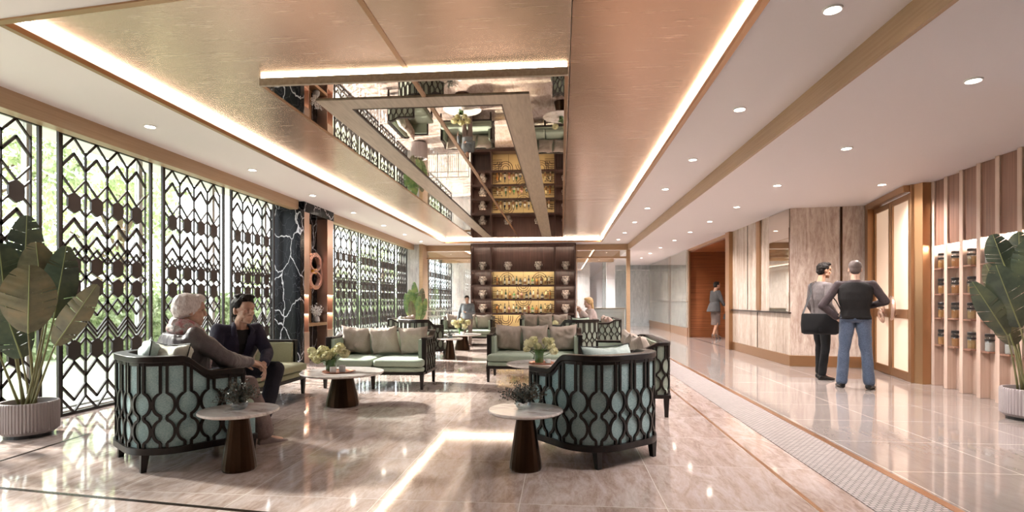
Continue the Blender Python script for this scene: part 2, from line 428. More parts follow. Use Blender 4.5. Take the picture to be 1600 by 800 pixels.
# ================================================================== SETTING
struct(B().box(-5.5, 7.5, -7, 27, -0.12, 0).build('floor', 'floor'))
YF = 3.26   # y of the skewed near edge of the ceiling opening
def near_y(x): return 3.41 + (x + 3.65) * (-0.125)
CH = 3.09; RH = 2.90; GZ = 3.20
b = B()
xl, xr, yf = -3.79, 1.265, 17.7
b.prism([(-5.45, -7), (2.22, -7), (2.22, near_y(2.22)), (-5.45, near_y(-5.45))], CH, CH + 0.14)
b.prism([(-5.45, near_y(-5.45)), (xl, near_y(xl)), (xl, yf), (-5.45, yf)], CH, CH + 0.14)
b.prism([(xr, near_y(xr)), (2.22, near_y(2.22)), (2.22, yf), (xr, yf)], CH, CH + 0.14)
b.box(-5.45, 2.22, yf, 27, CH, CH + 0.14)
struct(b.build('ceiling', 'paint'))
struct(B().box(2.235, 7.5, -7, 27, RH, RH + 0.3).build('ceiling_hall', 'paint'))
struct(B().box(-5.6, 7.6, -7.1, 27.2, 3.36, 3.45).build('ceiling_unseen_cover', 'paint'))  # unseen cover added to stop sky light leaking in from above
struct(B().box(-6.0, -5.42, -1.5, 27, 3.09, 3.2).build('ceiling_canopy', 'paint'))
# gold coffer ceiling: panels around the mirror field
MZ = 3.12; hm = MZ - 1.2
mx0, mx1, my0, my1 = -1.392 * hm, .03 * hm, 4.70, 16.5
gx0, gx1 = -1.392 * 2, .03 * 2 + .01; cx = -1.333
def gold(name, polys, mt='gold'):
    b = B()
    for p in polys: b.prism(p, GZ, GZ + .03)
    return struct(b.build(name, mt))
q0 = lambda x: near_y(x) - .03
gold('ceiling_gold_panel_outer', [[(xl - .02, q0(xl)), (gx0, q0(gx0)), (gx0, 10.98), (xl - .02, 10.98)], [(xl - .02, 10.995), (gx0, 10.995), (gx0, yf + .02), (xl - .02, yf + .02)]])
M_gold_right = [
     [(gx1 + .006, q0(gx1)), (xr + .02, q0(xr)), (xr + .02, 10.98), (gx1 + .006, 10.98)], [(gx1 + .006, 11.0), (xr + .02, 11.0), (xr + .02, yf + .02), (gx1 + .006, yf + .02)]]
gold('ceiling_gold_panel_hall_side', M_gold_right, 'copper')
gold('ceiling_gold_panel_inner', [[(gx0, q0(gx0)), (cx - .012, q0(cx)), (cx - .012, yf + .02), (gx0, yf + .02)], [(cx + .012, q0(cx)), (gx1, q0(gx1)), (gx1, yf + .02), (cx + .012, yf + .02)]])
struct(B().box(mx0, mx1, my0, my1, MZ, MZ + .02).build('ceiling_mirror', 'mirror'))
b = B().box(mx0, mx1, my0 - .035, my0, MZ - .012, GZ - .022)
struct(b.build('trim_16', 'champagne', bevel=.004))
b = B().box(mx0 + .01, mx1 - .01, my0 - .02, my0 + .02, GZ - .020, GZ - .004)
struct(b.build('trim_17', 'led'))
b = B().box(cx - .02, cx + .02, 2.6, my0 - .03, GZ - .004, GZ + .02); c2 = -.667 * hm; b.box(c2 - .02, c2 + .02, my0, my1, MZ - .01, MZ + .01)
struct(b.build('trim_18', 'bronze'))
b = B(); b.box(mx1 - .03, mx1, my0, my1, MZ - .006, GZ); b.box(mx0, mx0 + .03, my0, my1, MZ - .006, GZ); b.box(mx0, mx1, my1, my1 + .03, MZ - .006, GZ)
struct(b.build('trim_19', 'bronze'))
# wide wood frame lying on the mirror
fo0, fo1, fi0, fi1 = -1.218 * hm, -.154 * hm, -1.08 * hm, -.297 * hm
b = B()
zf = MZ - .012
b.box(fo0, fi0, 5.07, my1, zf, zf + .02); b.box(fi1, fo1, 5.07, my1, zf, zf + .02); b.box(fi0, fi1, 5.07, 5.32, zf, zf + .02)
struct(b.build('trim_20', 'champagne'))
b = B(); b.box(fi0, fi0 + .012, 5.32, my1, zf - .004, zf + .02); b.box(fi1 - .012, fi1, 5.32, my1, zf - .004, zf + .02); b.box(fi0, fi1, 5.32, 5.332, zf - .004, zf + .02)
struct(b.build('trim_21', 'bronzedark'))
# edge of the opening: bronze lip, pale upstand, light strip
b = B()
b.box(xl - .035, xl + .012, near_y(xl), yf + .03, CH - .012, CH + .03)
b.box(xr - .012, xr + .035, near_y(xr), yf + .03, CH - .012, CH + .03)
b.box(xl - .03, xr + .03, yf - .012, yf + .035, CH - .012, CH + .03)
b.prism([(xl - .035, near_y(xl) - .05), (xr + .035, near_y(xr) - .05), (xr + .035, near_y(xr)), (xl - .035, near_y(xl))], CH - .012, CH + .05)
struct(b.build('trim_22', 'bronze'))
b = B()
b.box(xl, xl + .015, near_y(xl) + .05, yf, GZ - .035, GZ - .012); b.box(xr - .015, xr, near_y(xr) + .05, yf, GZ - .035, GZ - .012)
b.box(xl + .05, xr - .05, yf - .015, yf, GZ - .035, GZ - .012)
struct(b.build('trim_23', 'led'))
# bronze downstand between the two ceilings
struct(B().box(2.20, 2.235, -7, 18.7, RH - .005, CH + .02).build('trim_24', 'oakband'))
struct(B().box(-5.5, 7.5, -7.2, -7, 0, 3.36).build('wall_unseen_behind', 'paint'))  # this and the next two: unseen walls added to block sky light
struct(B().box(-5.5, -5.3, -7, 2.1, 0, CH).build('wall_unseen_left', 'trav'))
struct(B().box(6.2, 6.4, -7, 4.6, 0, RH).build('wall_unseen_right', 'finwood'))
# floor inlays
b = B().box(1.462, 1.49, -7, 18.6, 0, .002); struct(b.build('trim_1', 'brass'))
b = B().box(2.225, 2.285, -7, 26.5, 0, .0025); struct(b.build('trim_2', 'brass'))
b = B().prism([(-5.1, 3.43), (-1.0, 2.905), (-1.0, 2.875), (-5.1, 3.40)], 0, .002); struct(b.build('trim_3', 'darkline'))
b = B().prism([(-4.12, 3.2), (-4.24, 4.6), (-4.265, 4.6), (-4.145, 3.2)], 0, .002); struct(b.build('trim_4', 'darkline'))
tag(B().box(1.78, 2.215, -7, 18.3, 0, .004).build('floor_mat', 'mat'), 'long grey woven strip mat set into the floor beside the wide brass line', 'mat')

# ---- left side: pelmet, windows, sill
struct(B().box(-5.06, -4.92, -7, 9.95, 2.91, CH).box(-5.06, -4.92, 11.4, 18.1, 2.91, CH).build('trim_5', 'oakband'))
struct(B().box(-5.5, -5.25, -1.5, 18.1, -.02, .03).build('trim_6', 'paving'))
bays = [(2.25, 3.55), (3.73, 5.03), (5.212, 6.515), (6.694, 8.01), (8.174, 9.48), (12.115, 13.62), (13.757, 15.15), (15.315, 16.71), (16.91, 18.06)]
mull = [2.1, 3.64, 5.12, 6.605, 8.09, 9.6], [11.95, 13.69, 15.23, 16.81, 18.1]
k = 1
for grp in mull:
    for y0, y1 in zip(grp, grp[1:]):
        b = B().box(-5.43, -5.37, y0 - .03, y0 + .03, 0, 3.09)
        if y1 == grp[-1]: b.box(-5.43, -5.37, y1 - .03, y1 + .03, 0, 3.09)
        b.box(-5.43, -5.37, y0 + .03, y1 - .03, 0, .05).box(-5.43, -5.37, y0 + .03, y1 - .03, 3.02, 3.09)
        w = struct(b.build('window_%d' % k, 'alu'))
        B().box(-5.405, -5.395, y0 + .03, y1 - .03, .05, 3.02).build('pane', 'pane', w); k += 1

def screen_mesh(w):
    # returns frame, lattice builders in local coords: y from 0 to w, x = thickness, z up
    f = B(); T = .028
    f.box(-T / 2, T / 2, 0, .035, 0, 2.97); f.box(-T / 2, T / 2, w - .035, w, 0, 2.97)
    f.box(-T / 2, T / 2, .035, w - .035, 2.925, 2.97); f.box(-T / 2, T / 2, .035, w - .035, 0, .03)
    l = B(); t = .018
    y0 = .045; y1 = w - .11; cw = (y1 - y0) / 4
    def stroke(a, c, wd):
        a = Vector(a); c = Vector(c); d = (c - a).normalized(); n = Vector((-d.y, d.x)) * wd / 2
        a = a - d * wd * .3; c = c + d * wd * .3
        q = [a + n, c + n, c - n, a - n]
        l.add([(-t / 2, p.x, p.y) for p in q] + [(t / 2, p.x, p.y) for p in q],
              [(3, 2, 1, 0), (4, 5, 6, 7)] + [(i, (i + 1) % 4, (i + 1) % 4 + 4, i + 4) for i in range(4)])
    for i in range(5):
        y = y0 + cw * i
        stroke((y, .17), (y, 2.80), .020 if 0 < i < 4 else .014)
        if i == 0: stroke((y, .03), (y, 2.92), .012)
    for i in range(4):
        c = y0 + cw * (i + .5); h = cw / 2
        for z, wd in ((2.93, .018), (2.76, .026), (2.07, .036), (1.90, .026), (1.76, .020), (1.22, .018), (.55, .030), (.40 - .0, .0)):
            if wd:
                stroke((c, z), (c - h, z - .155), wd); stroke((c, z), (c + h, z - .155), wd)
        for z, wd in ((2.35, .018), (1.66, .020), (1.04, .020), (.86, .020), (.81, .020), (.75, .020), (.15, .026), (.02, .020)):
            stroke((c, z), (c - h, z + .155), wd); stroke((c, z), (c + h, z + .155), wd)
        for zc, hh in ((2.24, .112), (1.575, .108), (1.345, .108), (.675, .112)):
            a = cw * .26
            q = [(c, zc - hh), (c + a, zc - hh * .62), (c + a * 1.05, zc), (c + a, zc + hh * .62), (c, zc + hh), (c - a, zc + hh * .62), (c - a * 1.05, zc), (c - a, zc - hh * .62)]
            l.add([(-t / 2 - .003, *p) for p in q] + [(t / 2 + .003, *p) for p in q],
                  [tuple(range(7, -1, -1)), tuple(range(8, 16))] + [(j, (j + 1) % 8, (j + 1) % 8 + 8, j + 8) for j in range(8)])
            for sg in (-1, 1):
                stroke((c + sg * a, zc - hh * .5), (c + sg * h, zc - hh * .5 - .07), .018)
                stroke((c + sg * a, zc + hh * .5), (c + sg * h, zc + hh * .5 + .07), .018)
        for zj in (1.74, 1.46, 1.20):
            for y in (c - h, c + h):
                q = [(y, zj - .035), (y + .02, zj), (y, zj + .035), (y - .02, zj)]
                l.add([(-t / 2 - .002, *p) for p in q] + [(t / 2 + .002, *p) for p in q], [(3, 2, 1, 0), (4, 5, 6, 7)] + [(j, (j + 1) % 4, (j + 1) % 4 + 4, j + 4) for j in range(4)])
    return f, l
scr_lab = ['dark lattice screen behind the big left potted plant, cut by the left photo edge',
           'dark geometric lattice screen just right of the big potted plant',
           'dark lattice screen behind the grey-haired seated person',
           'dark lattice screen beside the front of the black marble block',
           'dark lattice screen just beyond the copper and marble pillar',
           'second dark lattice screen beyond the copper and marble pillar',
           'third dark lattice screen beyond the copper and marble pillar',
           'dark lattice screen next to the pale stone pier at the far end']
for i, (y0, y1) in enumerate(bays[1:]):
    r = empty('lattice_screen', (-5.15, y0, 0.0), 0, scr_lab[i], 'screen', 'window lattice screens')
    f, l = screen_mesh(y1 - y0)
    f.build('frame', 'lattice', r); l.build('lattice', 'lattice', r)
far_lab = ['nearest lattice screen seen through the far glass partition', 'middle lattice screen seen through the far glass partition', 'farthest lattice screen seen through the far glass partition, before the stone wall']
for i, (y0, y1) in enumerate([(19.2, 21.0), (21.1, 23.2), (23.3, 25.6)]):
    r = empty('lattice_screen', (-5.15, y0, 0.0), 0, far_lab[i], 'screen', 'lattice screens behind the partition')
    f, l = screen_mesh(y1 - y0); f.build('frame', 'lattice', r); l.build('lattice', 'lattice', r)
b = B()
for y in (18.9, 21.05, 23.25, 25.7): b.box(-5.43, -5.37, y - .03, y + .03, 0, 3.09)
w = struct(b.build('window_10', 'alu')); B().box(-5.405, -5.395, 18.93, 25.67, 0, 3.05).build('pane', 'pane', w)

# ---- black marble block and niche pillar
B0 = B().box(-5.465, -4.86, 9.90, 10.06, 0, 2.92)
struct(B0.build('trim_7', 'blackmarble', bevel=.003))
r = empty('niche_pillar', (-5.1, 10.7, 0), 0, 'tall black marble and rose copper niche pillar with an oval emblem', 'pillar')
def P(b_): return B.build(b_, *args)
ox, oy = 5.1, -10.7
b = B(); b.box(-5.45 + ox, -4.86 + ox, 10.06 + oy, 11.42 + oy, 2.90, 3.088); b.build('header', 'blackmarble', r)
b = B().box(-5.45 + ox, -5.10 + ox, 10.06 + oy, 11.42 + oy, 0, 2.90); b.build('back_slab', 'blackmarble', r)
for y0, y1 in ((10.06, 10.30), (11.12, 11.42)):
    y0 += oy; y1 += oy
    c = B().box(-5.10 + ox, -4.87 + ox, y0, y1, 1.32, 2.90).build('copper_panel', 'rose', r, bevel=.004)
    c = B().box(-5.10 + ox, -4.87 + ox, y0, y1, 0, .60).build('copper_panel', 'rose', r, bevel=.004)
    c = B().box(-5.10 + ox, -5.02 + ox, y0, y1, .60, 1.32).box(-5.02 + ox, -4.88 + ox, y0, y0 + .02, .60, 1.32).box(-5.02 + ox, -4.88 + ox, y1 - .02, y1, .60, 1.32).box(-5.02 + ox, -4.875 + ox, y0, y1, .945, .965).build('lit_box', 'rose', r)
    B().box(-5.0 + ox, -4.92 + ox, y0 + .03, y1 - .03, 1.305, 1.318).box(-5.0 + ox, -4.92 + ox, y0 + .03, y1 - .03, .930, .944).build('light_strip', 'ledrose', r)
B().box(-5.12 + ox, -4.88 + ox, 10.30 + oy, 11.12 + oy, .70, .76).build('shelf', 'bronze', r, bevel=.004)
B().box(-5.10 + ox, -5.07 + ox, 10.33 + oy, 10.80 + oy, .76, 2.75).build('metal_panel', 'bronze', r)
r2 = empty('oval_emblem', (-5.0, 10.80, 1.80), 0, 'pink copper oval ring with a figure eight opening mounted on the niche pillar', 'emblem')
E_ = B(); n = 40; out = []; 
def ovalring(bb, cy, cz, a, c, wa, wc, x0, x1, n=40):
    vs = []; fs = []
    for kx in (x0, x1):
        for aa, cc in ((a, c), (a - wa, c - wc)):
            vs += [(kx, cy + aa * cos(2 * pi * i / n), cz + cc * sin(2 * pi * i / n)) for i in range(n)]
    for i in range(n):
        j = (i + 1) % n
        fs += [(i, j, n + j, n + i), (2 * n + i, 3 * n + i, 3 * n + j, 2 * n + j), (i, 2 * n + i, 2 * n + j, j), (n + i, n + j, 3 * n + j, 3 * n + i)]
    bb.add(vs, fs)
ovalring(E_, 0, 0, .36, .375, .13, .06, -.05, .03)
E_.build('oval_frame', 'pinkcopper', r2, smooth=True)
E_ = B(); ovalring(E_, 0, .165, .25, .165, .035, .03, -.04, .037); ovalring(E_, 0, -.165, .25, .165, .035, .03, -.04, .037)
E_.build('figure_eight', 'pinkcopper', r2, smooth=True)
E_ = B(); E_.prism([(-.03, -.12), (.02, -.12), (.02, .08), (-.03, .08)], -.05, .05); E_.build('yellow_centre', 'yellow', r2, bevel=.01)
# twig arrangement on the pillar shelf
rnd = random.Random(4)
r3 = empty('branch_arrangement', (-4.965, 10.80, .76), 0, 'spiky pale blossom branches standing on the pillar shelf', 'plant')
B().lathe([(.05, 0), (.07, .03), (.06, .10), (.045, .12)], 16).build('vase', 'grey', r3, smooth=True)
st = B(); bl = B()
for i in range(26):
    a = rnd.uniform(0, 2 * pi); e = rnd.uniform(.3, 1.2); L = rnd.uniform(.2, .36)
    p0 = Vector((0, 0, .1)); d = Vector((cos(a) * cos(e) * .22, sin(a) * cos(e) * .85, sin(e)))
    p1 = p0 + d * L; st.tube([p0, p0 + d * L * .5 + Vector((0, 0, .02)), p1], .003, 4)
    for q in range(14):
        c = p0 + d * L * rnd.uniform(.35, 1.05) + Vector([rnd.uniform(-.025, .025) for _ in range(3)])
        bl.ell(c, (.008, .013, .008), 5, 3, Euler((rnd.random() * 3, rnd.random() * 3, 0)).to_matrix())
st.build('twigs', 'bark', r3); bl.build('blossoms', 'white', r3)

# ---- far end: pier, glass partition, back room
struct(B().box(-5.45, -4.66, 18.12, 18.66, 0, CH).build('trim_8', 'travgrey'))
b = B(); b.box(-4.72, -4.60, 18.0, 18.72, 0, CH); b.box(2.16, 2.28, 18.55, 18.70, 0, CH)
b.box(-4.60, 2.16, 18.55, 18.70, 2.90, CH); b.box(-4.60, 2.16, 18.56, 18.68, 2.62, 2.68); b.box(.50, .53, 18.56, 18.64, 0, 2.9)
struct(b.build('trim_9', 'oakband', bevel=.003))
struct(B().box(-4.60, -2.97, 18.60, 18.612, 0, 2.9).box(.53, 2.16, 18.60, 18.612, 0, 2.9).build('window_11', 'partition'))
struct(B().box(-5.5, 1.35, 26.4, 26.6, 0, CH).build('wall_back', 'travgrey'))
struct(B().box(1.98, 7, 26.7, 26.9, 0, CH).build('wall_back_hall', 'travblue'))
struct(B().box(1.95, 2.31, 24.0, 24.3, 0, CH).build('trim_10', 'paint'))
struct(B().box(2.25, 4.15, 26.5, 26.62, 2.62, 2.70).box(2.25, 4.15, 26.5, 26.62, 0, .14).build('trim_11', 'travblue'))
struct(B().box(-5.3, 2.2, 21.0, 21.15, 2.84, CH).box(-5.3, 2.2, 23.5, 23.65, 2.84, CH).build('trim_12', 'oakband'))
struct(B().box(-5.5, 7, 27.1, 27.3, 0, 3.36).build('wall_end', 'paint'))
# ---- right side walls
b = B()
b.wall((4.19, 14.24 - .3), (4.195, 10.534), .0, RH, -.25, 0)
w_ = struct(b.build('wall_right', 'trav'))
def prj(x, y): return x, y
# stone panel joints, bronze posts, mirror, ledge, skirting
b = B(); b.box(4.165, 4.19, 12.02, 12.25, 1.0, RH - .01); struct(b.build('trim_13', 'bronze'))
b = B(); b.box(4.182, 4.195, 12.85, 12.862, 1.0, RH - .01).box(4.182, 4.195, 12.22, 12.232, .2, .96); b.box(4.15, 4.195, 10.50, 13.95, .965, .99)
struct(b.build('trim_14', 'bronzedark'))
struct(B().box(4.175, 4.188, 10.56, 11.52, 1.0, RH - .01).build('wall_mirror_panel', 'mirror'))
b = B(); b.wall((4.17, 13.95), (4.17, 10.51), 0, .20, -.03); b.wall((4.17, 10.51), (5.33, 10.325), 0, .20, -.03)
struct(b.build('baseboard_right', 'bronze', bevel=.004))
b = B(); b.wall((4.195, 10.534), (5.50, 10.33), 0, RH, -.25)
struct(b.build('wall_right_angled', 'travpink'))
struct(B().wall((5.00, 10.395), (5.035, 10.39), .2, RH - .01, .008).build('trim_25', 'bronzedark'))
# doorway recess with red wood
b = B(); b.box(4.10, 4.22, 13.93, 14.24, 0, RH).box(4.17, 4.22, 14.24, 18.6, 2.83, RH).box(4.17, 4.22, 18.5, 18.6, 0, RH)
struct(b.build('trim_26', 'bronze', bevel=.003))
b = B(); b.box(4.2, 7.0, 18.62, 18.75, 0, RH); b.box(6.4, 6.5, 14.2, 18.62, 0, RH); b.box(4.22, 6.4, 13.96, 14.24, 0, RH)
b.box(4.22, 6.4, 14.24, 18.62, 2.80, 2.86)
struct(b.build('wall_recess', 'redwood'))
struct(B().box(4.2, 4.25, 14.24, 18.5, 0, .003).build('trim_27', 'darkline'))
# beyond the recess
struct(B().box(4.19, 4.4, 18.75, 26.7, 0, RH).build('wall_right_far', 'trav'))
struct(B().box(4.16, 4.19, 21.6, 22.0, 0, RH).box(4.17, 4.19, 18.75, 26.7, 0, .3).box(4.175, 4.19, 18.75, 26.7, 1.16, 1.19).build('trim_28', 'bronze'))
struct(B().box(4.10, 4.11, 18.62, 26.4, .3, RH).build('window_12', 'partition'))

# ---- bronze double door: local x along door from left (far) to right (near)
d0 = Vector((5.50, 10.30)); d1 = Vector((5.13, 8.56)); dl = (d1 - d0).length
ang = atan2(d1.y - d0.y, d1.x - d0.x)
DR = struct(empty('door_1', (d0.x, d0.y, 0), ang))
b = B(); b.box(0, .16, -.12, .10, 0, RH); b.box(dl, dl + .04, -.035, .10, 0, RH); b.box(.16, dl, -.12, .10, 2.80, RH - .001); b.box(.16, dl, -.02, .10, 0, .02)
b.build('frame', 'bronze', DR, bevel=.006)
half = (dl - .16) / 2
for i in range(2):
    x0 = .16 + i * half + .01; x1 = .16 + (i + 1) * half - .01
    b = B(); s_ = .075
    b.box(x0, x0 + s_, -.03, .03, .02, 2.79); b.box(x1 - s_, x1, -.03, .03, .02, 2.79)
    b.box(x0 + s_, x1 - s_, -.03, .03, .02, .14); b.box(x0 + s_, x1 - s_, -.03, .03, 2.70, 2.79); b.box(x0 + s_, x1 - s_, -.035, .035, .93, 1.07)
    lf = b.build('leaf', 'bronze', DR, bevel=.006)
    B().box(x0 + s_, x1 - s_, -.006, .006, .14, .93).box(x0 + s_, x1 - s_, -.006, .006, 1.07, 2.70).build('glass_panel', 'doorglass', lf)
    hb = B(); hx = x1 - .16 if i == 0 else x0 + .24
    if i == 0:
        for zc, rz_ in ((1.13, .13), (.94, .075)):
            pts = [(hx - .02 + .11 * cos(t_) * (.9 if zc > 1 else .8), -.10 - .02 * sin(t_), zc + rz_ * sin(t_)) for t_ in [2 * pi * q / 24 for q in range(25)]]
            hb.tube(pts, .016, 8, flat=2.0)
    else:
        pts = [(hx + .11 * cos(t_), -.10, 1.08 + .17 * sin(t_)) for t_ in [-1.5 + 3.4 * q / 16 for q in range(17)]]
        hb.tube(pts, [.012 + .02 * sin(pi * q / 16) for q in range(17)], 8, flat=1.6)
    hb.box(hx - .01, hx + .02, -.10, -.03, .95, .98)
    hb.build('handle', 'rose', lf, smooth=True)
# unlit wall behind the frosted glass; the glow is emitted by the glass
struct(B().wall((5.165 + 1.0, 8.5), (5.50 + 1.0, 10.3), 0, RH, .05).build('wall_behind_door', 'paint'))
# pilaster right of the door
b = B(); b.prism([(5.125, 8.52), (5.16, 8.385), (5.75, 8.385), (5.75, 8.52)], 0, RH); struct(b.build('trim_29', 'bronze', bevel=.004))

# ---- slatted wall with jar niches
fins = [(5.275, 8.385), (5.235, 8.06), (5.175, 7.68), (5.13, 7.32), (5.085, 6.96), (5.05, 6.60), (5.01, 6.24), (4.975, 5.88), (4.94, 5.52), (4.90, 5.16), (4.86, 4.8)]
struct(B().prism([(x + .125, y) for x, y in fins] + [(x + .3, y) for x, y in fins[::-1]], 0, RH).build('wall_niches', 'finwood'))
FD = .19
for i, (x, y) in enumerate(fins):
    b = B().box(x, x + .38, y - .065, y, 0, RH - .002)
    struct(b.build('trim_%d' % (30 + i), 'finwood', bevel=.003))
for i in range(len(fins) - 1):
    x, y = fins[i]; x2, y2 = fins[i + 1]
    xb = x + .16
    struct(B().box(x + .02, x + .15, y2, y - .065, 1.98, RH - .002).build('trim_%d' % (50 + i), 'finbrown'))
    struct(B().box(x + .075, x + .115, y2 + .02, y - .085, 1.965, 1.977).build('trim_%d' % (70 + i), 'ledfin'))
row = ['top', 'second', 'third', 'bottom']
jar_col = [(0.50, 0.22, 0.04), (0.42, 0.17, 0.035), (0.36, 0.20, 0.06), (0.62, 0.58, 0.52), (0.60, 0.56, 0.50), (0.45, 0.30, 0.12), (.4, .2, .1)]
jm = [mat('jar_contents', c, 0.6) for c in jar_col]
jname = ['amber', 'rust orange', 'ochre brown', 'white', 'pale', 'tan', 'brown']
M['blacklid'] = mat('black_lid', (0.012, 0.010, 0.010), 0.35)
for i in range(6):
    x, y = fins[i]; x2, y2 = fins[i + 1]
    cy = y - .135; cxx = x + .062
    for j, z in enumerate((1.66, 1.30, .965, .585)):
        sh = tag(B().box(cxx - .06, x + .13, y - .20, y - .067, z - .022, z).build('niche_shelf', 'finbrown', bevel=.002),
                 'small wood ledge carrying a jar, %s row, %s niche right of the bronze door' % (row[j], ORD[i]), 'shelf', 'ledges in the slatted wall')
        jr = empty('storage_jar', (cxx, cy, z), 0, 'jar of %s contents with black lid, %s row, %s niche from the bronze door' % (jname[i], row[j], ORD[i]), 'jar', 'jars in the slatted wall niches')
        B().lathe([(.046, 0), (.050, .006), (.050, .155), (.042, .170), (.042, .18)], 20).build('glass', 'bowlglass', jr, smooth=True)
        B().lathe([(.043, .004), (.0455, .01), (.0455, .105), (.04, .11)], 16).build('contents', jm[i], jr, smooth=True)
        B().lathe([(.048, .178), (.049, .18), (.049, .208), (.044, .213)], 20).build('lid', 'blacklid', jr, smooth=True)
        B().lathe([(.0515, .128), (.0515, .145)], 20).build('clasp_band', 'blacklid', jr, smooth=True)

# ---- downlights
def downlight(x, y, z, label, grp, power):
    r = empty('downlight', (x, y, z), 0, label, 'ceiling light', grp)
    B().lathe([(.052, -.004), (.052, -.012), (.060, -.010), (.062, 0), (.05, 0)], 24).build('trim_ring', 'lamptrim', r, smooth=True)
    B().lathe([(.0, -.006), (.046, -.006), (.046, -.001), (0.001, -.001)], 20).build('lens', 'lamp', r)
    ld = bpy.data.lights.new('downlight_beam', 'SPOT'); ld.energy = power; ld.color = (1.0, 0.92, 0.88); ld.spot_size = radians(145); ld.spot_blend = 1.0; ld.shadow_soft_size = .05
    lo = bpy.data.objects.new('beam', ld); COL.objects.link(lo); lo.parent = r; lo.location = (0, 0, -.03)
    return r
mid_y = [3.735, 5.6, 7.54, 9.48, 11.41, 13.4, 15.45, 17.15]
for i, y in enumerate(mid_y):
    downlight(1.75, y, CH, 'recessed round downlight between gold ceiling and bronze band, %s from the camera' % ORD[i], 'downlights along the bronze band', LAMP_W * .5)
for i, y in enumerate([4.537, 6.43, 8.4, 10.27, 12.1, 13.9, 15.75, 17.9, 20.0, 22.2]):
    downlight(3.16, y, RH, 'recessed round downlight in the hall ceiling, %s along the walkway row from the camera' % ORD[i], 'downlights over the walkway', LAMP_W)
downlight(4.66, 8.48, RH, 'single recessed downlight in front of the bronze double door', 'downlights by the bronze door', LAMP_W)
for i, y in enumerate([5.58, 7.56, 9.49, 11.43, 13.43, 15.3, 17.15]):
    downlight(-4.43, y, CH, 'recessed round downlight between windows and gold ceiling, %s from the camera' % ORD[i], 'downlights along the windows', LAMP_W * .3)
for i, (x, y) in enumerate([(-3.2, 19.6), (1.4, 19.6), (-3.4, 22.3), (1.4, 22.3), (-2, 25), (.6, 25)]):  # lamps added to brighten the room behind the partition
    downlight(x, y, CH, 'added fill downlight behind the glass partition, %s row, %s half' % (('near', 'near', 'middle', 'middle', 'last', 'last')[i], 'window' if i % 2 == 0 else 'hall'), 'added fill downlights behind the partition', LAMP_W * 2.6)
for i, (x, y) in enumerate([(4.9, 16.2)]):
    downlight(x, y, 2.80, 'downlight inside the red wood recess', 'recess light', LAMP_W * .8)

# ================================================================== DISPLAY SHELF
SY = 18.0
sr = empty('display_shelf', (-1.235, SY, 0), 0, 'wide dark wood display shelf wall with lit gold back and bottles', 'shelf unit')
def SX(u): return onYx(u) + 1.235
def onYx(u):
    th = math.atan(77 / 860); a = (u - 800) / 860
    rx = -sin(th) + a * cos(th); ry = cos(th) + a * sin(th)
    return SY * rx / ry
def SZ(v): return 1.2 - (v - 470) * .02105
X0, X1 = SX(735.3), SX(900); D1, D2 = SX(766.8), SX(866.8)
zs = [2.215, 1.726, 1.267, .80]
b = B(); t = .035; dp = .42
b.box(X0, X0 + t * 1.3, 0, dp, 0, 3.07); b.box(X1 - t * 1.3, X1, 0, dp, 0, 3.07); b.box(X0, X1, 0, dp, 3.02, 3.075); b.box(X0, X1, 0, dp, 0, .12)
b.build('carcass', 'walnut', sr)
for xd in (D1, D2): B().box(xd - .02, xd + .02, 0, dp, .12, 3.02).build('divider', 'walnut', sr)
for z in zs: B().box(X0 + .045, X1 - .045, .003, dp, z - .04, z).build('shelf_board', 'walnut', sr)
B().box(X0, X1, dp, dp + .04, 0, 3.07).build('back_panel', 'walnut', sr)
gp = B().box(D1 + .02, D2 - .02, dp - .02, dp, .12, 2.175).build('gold_back_panel', 'goldpanel', sr)
arc = B()
w_ = (D2 - D1)
def arcs(cx_, cz, r0, a0, a1, tail):
    for rr in (r0, r0 + .07, r0 + .14):
        pts = [(cx_ + rr * cos(a0 + (a1 - a0) * q / 12), dp - .03, cz + rr * sin(a0 + (a1 - a0) * q / 12)) for q in range(13)]
        if tail: pts = [(pts[0][0] + tail[0], dp - .03, pts[0][2] + tail[1])] + pts + [(pts[-1][0] + tail[2], dp - .03, pts[-1][2] + tail[3])]
        arc.tube(pts, .009, 4)
mid = (D1 + D2) / 2
for base_z in (1.726, .80, .34):
    for sg in (-1, 1):
        arcs(mid + sg * .98, base_z + (.0 if base_z > 1 else .02), .12, pi / 2 if sg > 0 else pi / 2, 0 if sg < 0 else pi, None)
arcs(mid, .80 + .42, .12, pi, 2 * pi, None); arcs(mid, 1.267 + .44, .10, pi, 2 * pi, None); arcs(mid, .12 + .35, .12, 0, pi, None)
for sg in (-1, 1):
    arcs(mid + sg * .6, .60, .10, pi, 2 * pi, (0, .1, 0, .1)); arcs(mid + sg * .55, 1.9, .1, 0, pi, (0, -.15, 0, -.15))
for z in (1.82, 1.36, .9, .45, .30):
    for q in range(3):
        for sg in (-1, 1): arc.box(min(mid + sg * 1.05, mid + sg * .72), max(mid + sg * 1.05, mid + sg * .72), dp - .035, dp - .025, z + q * .07, z + q * .07 + .014)
for q in (-.5, 0, .5): arc.box(mid + q - .004, mid + q + .004, dp - .028, dp - .018, .12, 2.175)
arc.build('inlay_lines', 'walnut', gp)
for z in zs + [3.02]: B().box(X0 + .05, X1 - .05, -.004, .012, z - .062, z + .002).build('shelf_lip', 'walnut', sr)
for (a0, a1) in ((X0 + .06, D1 - .03), (D2 + .03, X1 - .06)):
    for z in (3.02, 2.175, 1.686, 1.227):
        B().box(a0, a1, .03, .05, z - .012, z - .002).build('light_strip', 'ledside', sr)
B().box(D1 + .03, D2 - .03, .03, .05, 3.008, 3.018).build('light_strip', 'ledside', sr)
for z in (2.175, 1.686, 1.227, .76):
    B().box(D1 + .03, D2 - .03, .03, .06, z - .014, z - .002).build('light_strip', 'ledshelf', sr)
